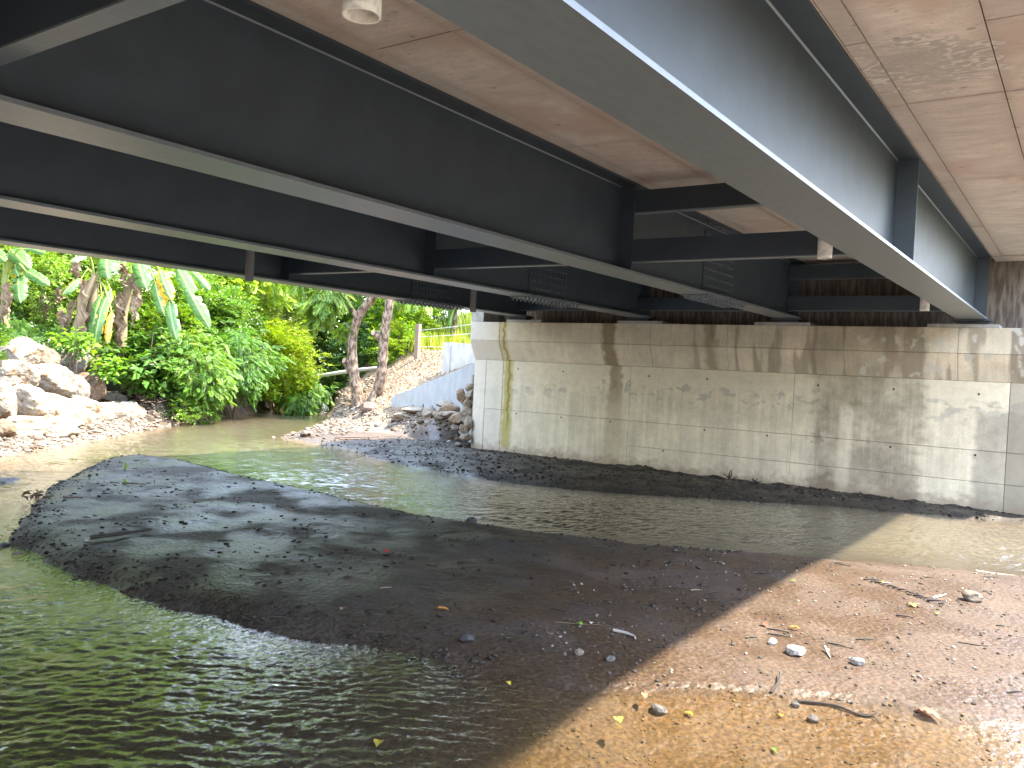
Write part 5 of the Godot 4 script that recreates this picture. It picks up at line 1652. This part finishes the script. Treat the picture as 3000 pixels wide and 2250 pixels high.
	for k in LV.size():
		var l: Array = LV[k]
		var y := ground_h(l[1], l[2])
		if "float" in l[0] or "half out" in l[0] or "lime leaf where" in l[0]: y = 0.004
		var o := put("scrap" if "scrap" in l[0] else "chip" if "chip" in l[0] else "fallen_leaf", flat_leaf(Vector3.ZERO, l[3], l[4], l[5], l[6], k), M.dry, null, Vector3(l[1], y, l[2]))
		tag(o, l[0], "scrap" if "scrap" in l[0] else "chip" if "chip" in l[0] else "leaf", "fallen leaves on sand and mud" if "leaf" in l[0] else "")
	# single stones
	var ST := [["whitish stone on the sunlit orange sand", -1.50, -5.54, 0.095, Color(0.50, 0.46, 0.42)], ["smaller whitish stone nearer the shadow on the orange sand", -1.68, -5.62, 0.055, Color(0.50, 0.45, 0.40)], ["grey rounded stone half buried in the smooth wet sand", -1.14, -5.64, 0.07, Color(0.24, 0.22, 0.20)],
		["dark stone at the waterline next to the forked twig's end", -1.30, -4.86, 0.045, Color(0.10, 0.085, 0.08)], ["dark stone under the shallow water below the forked twig", -1.18, -4.78, 0.055, Color(0.10, 0.08, 0.07)], ["grey flat stone in the shallows at the shadow's edge", -1.88, -4.28, 0.075, Color(0.14, 0.125, 0.11)],
		["greyish stone alone on the shaded sand by the water", -2.55, -4.54, 0.05, Color(0.22, 0.165, 0.12)], ["black stone at the shaded waterline", -3.20, -4.23, 0.075, Color(0.05, 0.045, 0.045)], ["dark round stone on the far edge of the mud island", -5.44, -7.15, 0.11, Color(0.05, 0.045, 0.045)],
		["dark boulder in the fast water left of the island", -11.64, -5.19, 0.30, Color(0.10, 0.085, 0.078)], ["small pale stone beside the sunken driftwood stick", -7.09, -3.85, 0.05, Color(0.42, 0.38, 0.33)], ["black stone at the mud island's left tip", -7.86, -3.50, 0.085, Color(0.045, 0.04, 0.04)],
		["reddish brown stone in the water at the island's left tip", -7.51, -3.46, 0.085, Color(0.15, 0.07, 0.05)], ["small black stone in the rippled water by the island", -6.38, -3.38, 0.05, Color(0.03, 0.03, 0.03)], ["dark clod on the gravel tongue in the far stream", -14.45, -12.70, 0.22, Color(0.10, 0.07, 0.05)],
		["brown rock chunk at the forked tree's foot", -17.22, -17.45, 0.42, Color(0.17, 0.105, 0.075)], ["slate grey stone on the right of the shaded pebble patch", -2.36, -4.6, 0.05, Color(0.13, 0.115, 0.10)], ["dark broken slab propped over a hollow in the sunny sand", -0.75, -8.0, 0.13, Color(0.12, 0.085, 0.055)]]
	for k in ST.size():
		var s: Array = ST[k]
		var w: float = s[3]
		var m := mat(s[4].r, s[4].g, s[4].b, 0.7)
		m.albedo_texture = M.pebble.albedo_texture
		m.uv1_triplanar = true
		m.uv1_scale = Vector3(3, 3, 3)
		var o := put("stone", rock_mesh(Vector3(w * 1.15, w * 0.75, w), 3, 400 + k, 8, 0.15), m, null, Vector3(s[1], ground_h(s[1], s[2]) + w * 0.22, s[2]))
		o.rotation.y = k * 1.3
		tag(o, s[0], "stone", "loose stones in and beside the water")
	# two grass tufts and a drift clump on the island
	for q in [["small green grass tuft on the island's far crest", -10.81, -6.34, 0.9], ["tiny green sprout on the island's mud near the far stick", -9.69, -5.69, 0.6]]:
		var t := base("grass_tuft", Vector3(q[1], ground_h(q[1], q[2]), q[2]), q[0], "grass tuft")
		for k in 9:
			var an := k * 2.4
			var bb := MB.new()
			leaflet(bb, Vector3.ZERO, Vector3(cos(an) * 0.5, 1, sin(an) * 0.5).normalized(), Vector3(cos(an), 0.3, sin(an)), r.randf_range(0.10, 0.2) * q[3], 0.012, Color(0.22, 0.30, 0.05), 0.3)
			put("blade", bb.mesh(), M.leaf, t)
	var cl := base("drift_clump", Vector3(-9.72, ground_h(-9.72, -4.66), -4.66), "clump of dead leaves and twigs caught on the island's shoulder", "drift clump")
	for k in 16:
		var bb := flat_leaf(Vector3.ZERO, r.randf_range(0.08, 0.16), r.randf_range(0.04, 0.08), Color(0.14, 0.085, 0.055) * r.randf_range(0.6, 1.4) if k != 3 else Color(0.5, 0.42, 0.33), r.randf() * TAU, 700 + k)
		var o := put("dead_leaf", bb, M.dry, cl, Vector3(0.16 * r.randfn(), 0.02 + 0.05 * absf(r.randfn()), 0.10 * r.randfn()))
		o.rotation = Vector3(0.6 * r.randfn(), 0, 0.6 * r.randfn())

func build_rest() -> void:
	build_rocks()
	build_bananas()
	build_shrubs()
	build_trees()
	build_litter()

func _ready() -> void:
	var cam := Camera3D.new()
	cam.name = "camera"
	cam.transform = Transform3D(Basis(Vector3(0.81870021, 0.05098509, -0.57195323), Vector3(-0.05207778, 0.99853824, 0.01446705), Vector3(0.57185477, 0.01794187, 0.82015865)), Vector3(0, 1.8, 0))
	cam.fov = 49.546
	cam.near = 0.05
	cam.far = 400.0
	add_child(cam)
	cam.current = true
	var sky := ProceduralSkyMaterial.new()
	sky.sky_top_color = Color(0.63, 0.70, 0.82)
	sky.sky_horizon_color = Color(0.90, 0.90, 0.87)
	sky.sky_curve = 0.13
	sky.sky_energy_multiplier = 1.2
	sky.ground_bottom_color = Color(0.2, 0.17, 0.13)
	sky.ground_horizon_color = Color(0.5, 0.5, 0.45)
	var env := Environment.new()
	env.background_mode = Environment.BG_SKY
	env.sky = Sky.new()
	env.sky.sky_material = sky
	env.tonemap_mode = Environment.TONE_MAPPER_LINEAR
	env.tonemap_exposure = 11.2
	env.sdfgi_enabled = true
	env.ssao_enabled = true
	env.ssil_enabled = true
	var we := WorldEnvironment.new()
	we.name = "environment"
	we.environment = env
	add_child(we)
	var sun := DirectionalLight3D.new()
	sun.name = "sun"
	sun.light_color = Color(1.0, 0.96, 0.88)
	sun.light_energy = 0.88
	sun.light_angular_distance = 1.3
	sun.shadow_enabled = true
	sun.transform.basis = Basis.looking_at(-Vector3(0.475, 1.0, -0.40), Vector3.UP)
	add_child(sun)
	var t0 := Time.get_ticks_msec()
	make_materials()
	more_materials()
	build_bridge()
	build_abutment()
	print("structure ", Time.get_ticks_msec() - t0)
	prepare_ground()
	build_ground()
	build_water()
	print("ground ", Time.get_ticks_msec() - t0)
	build_rest()
	print("all ", Time.get_ticks_msec() - t0)
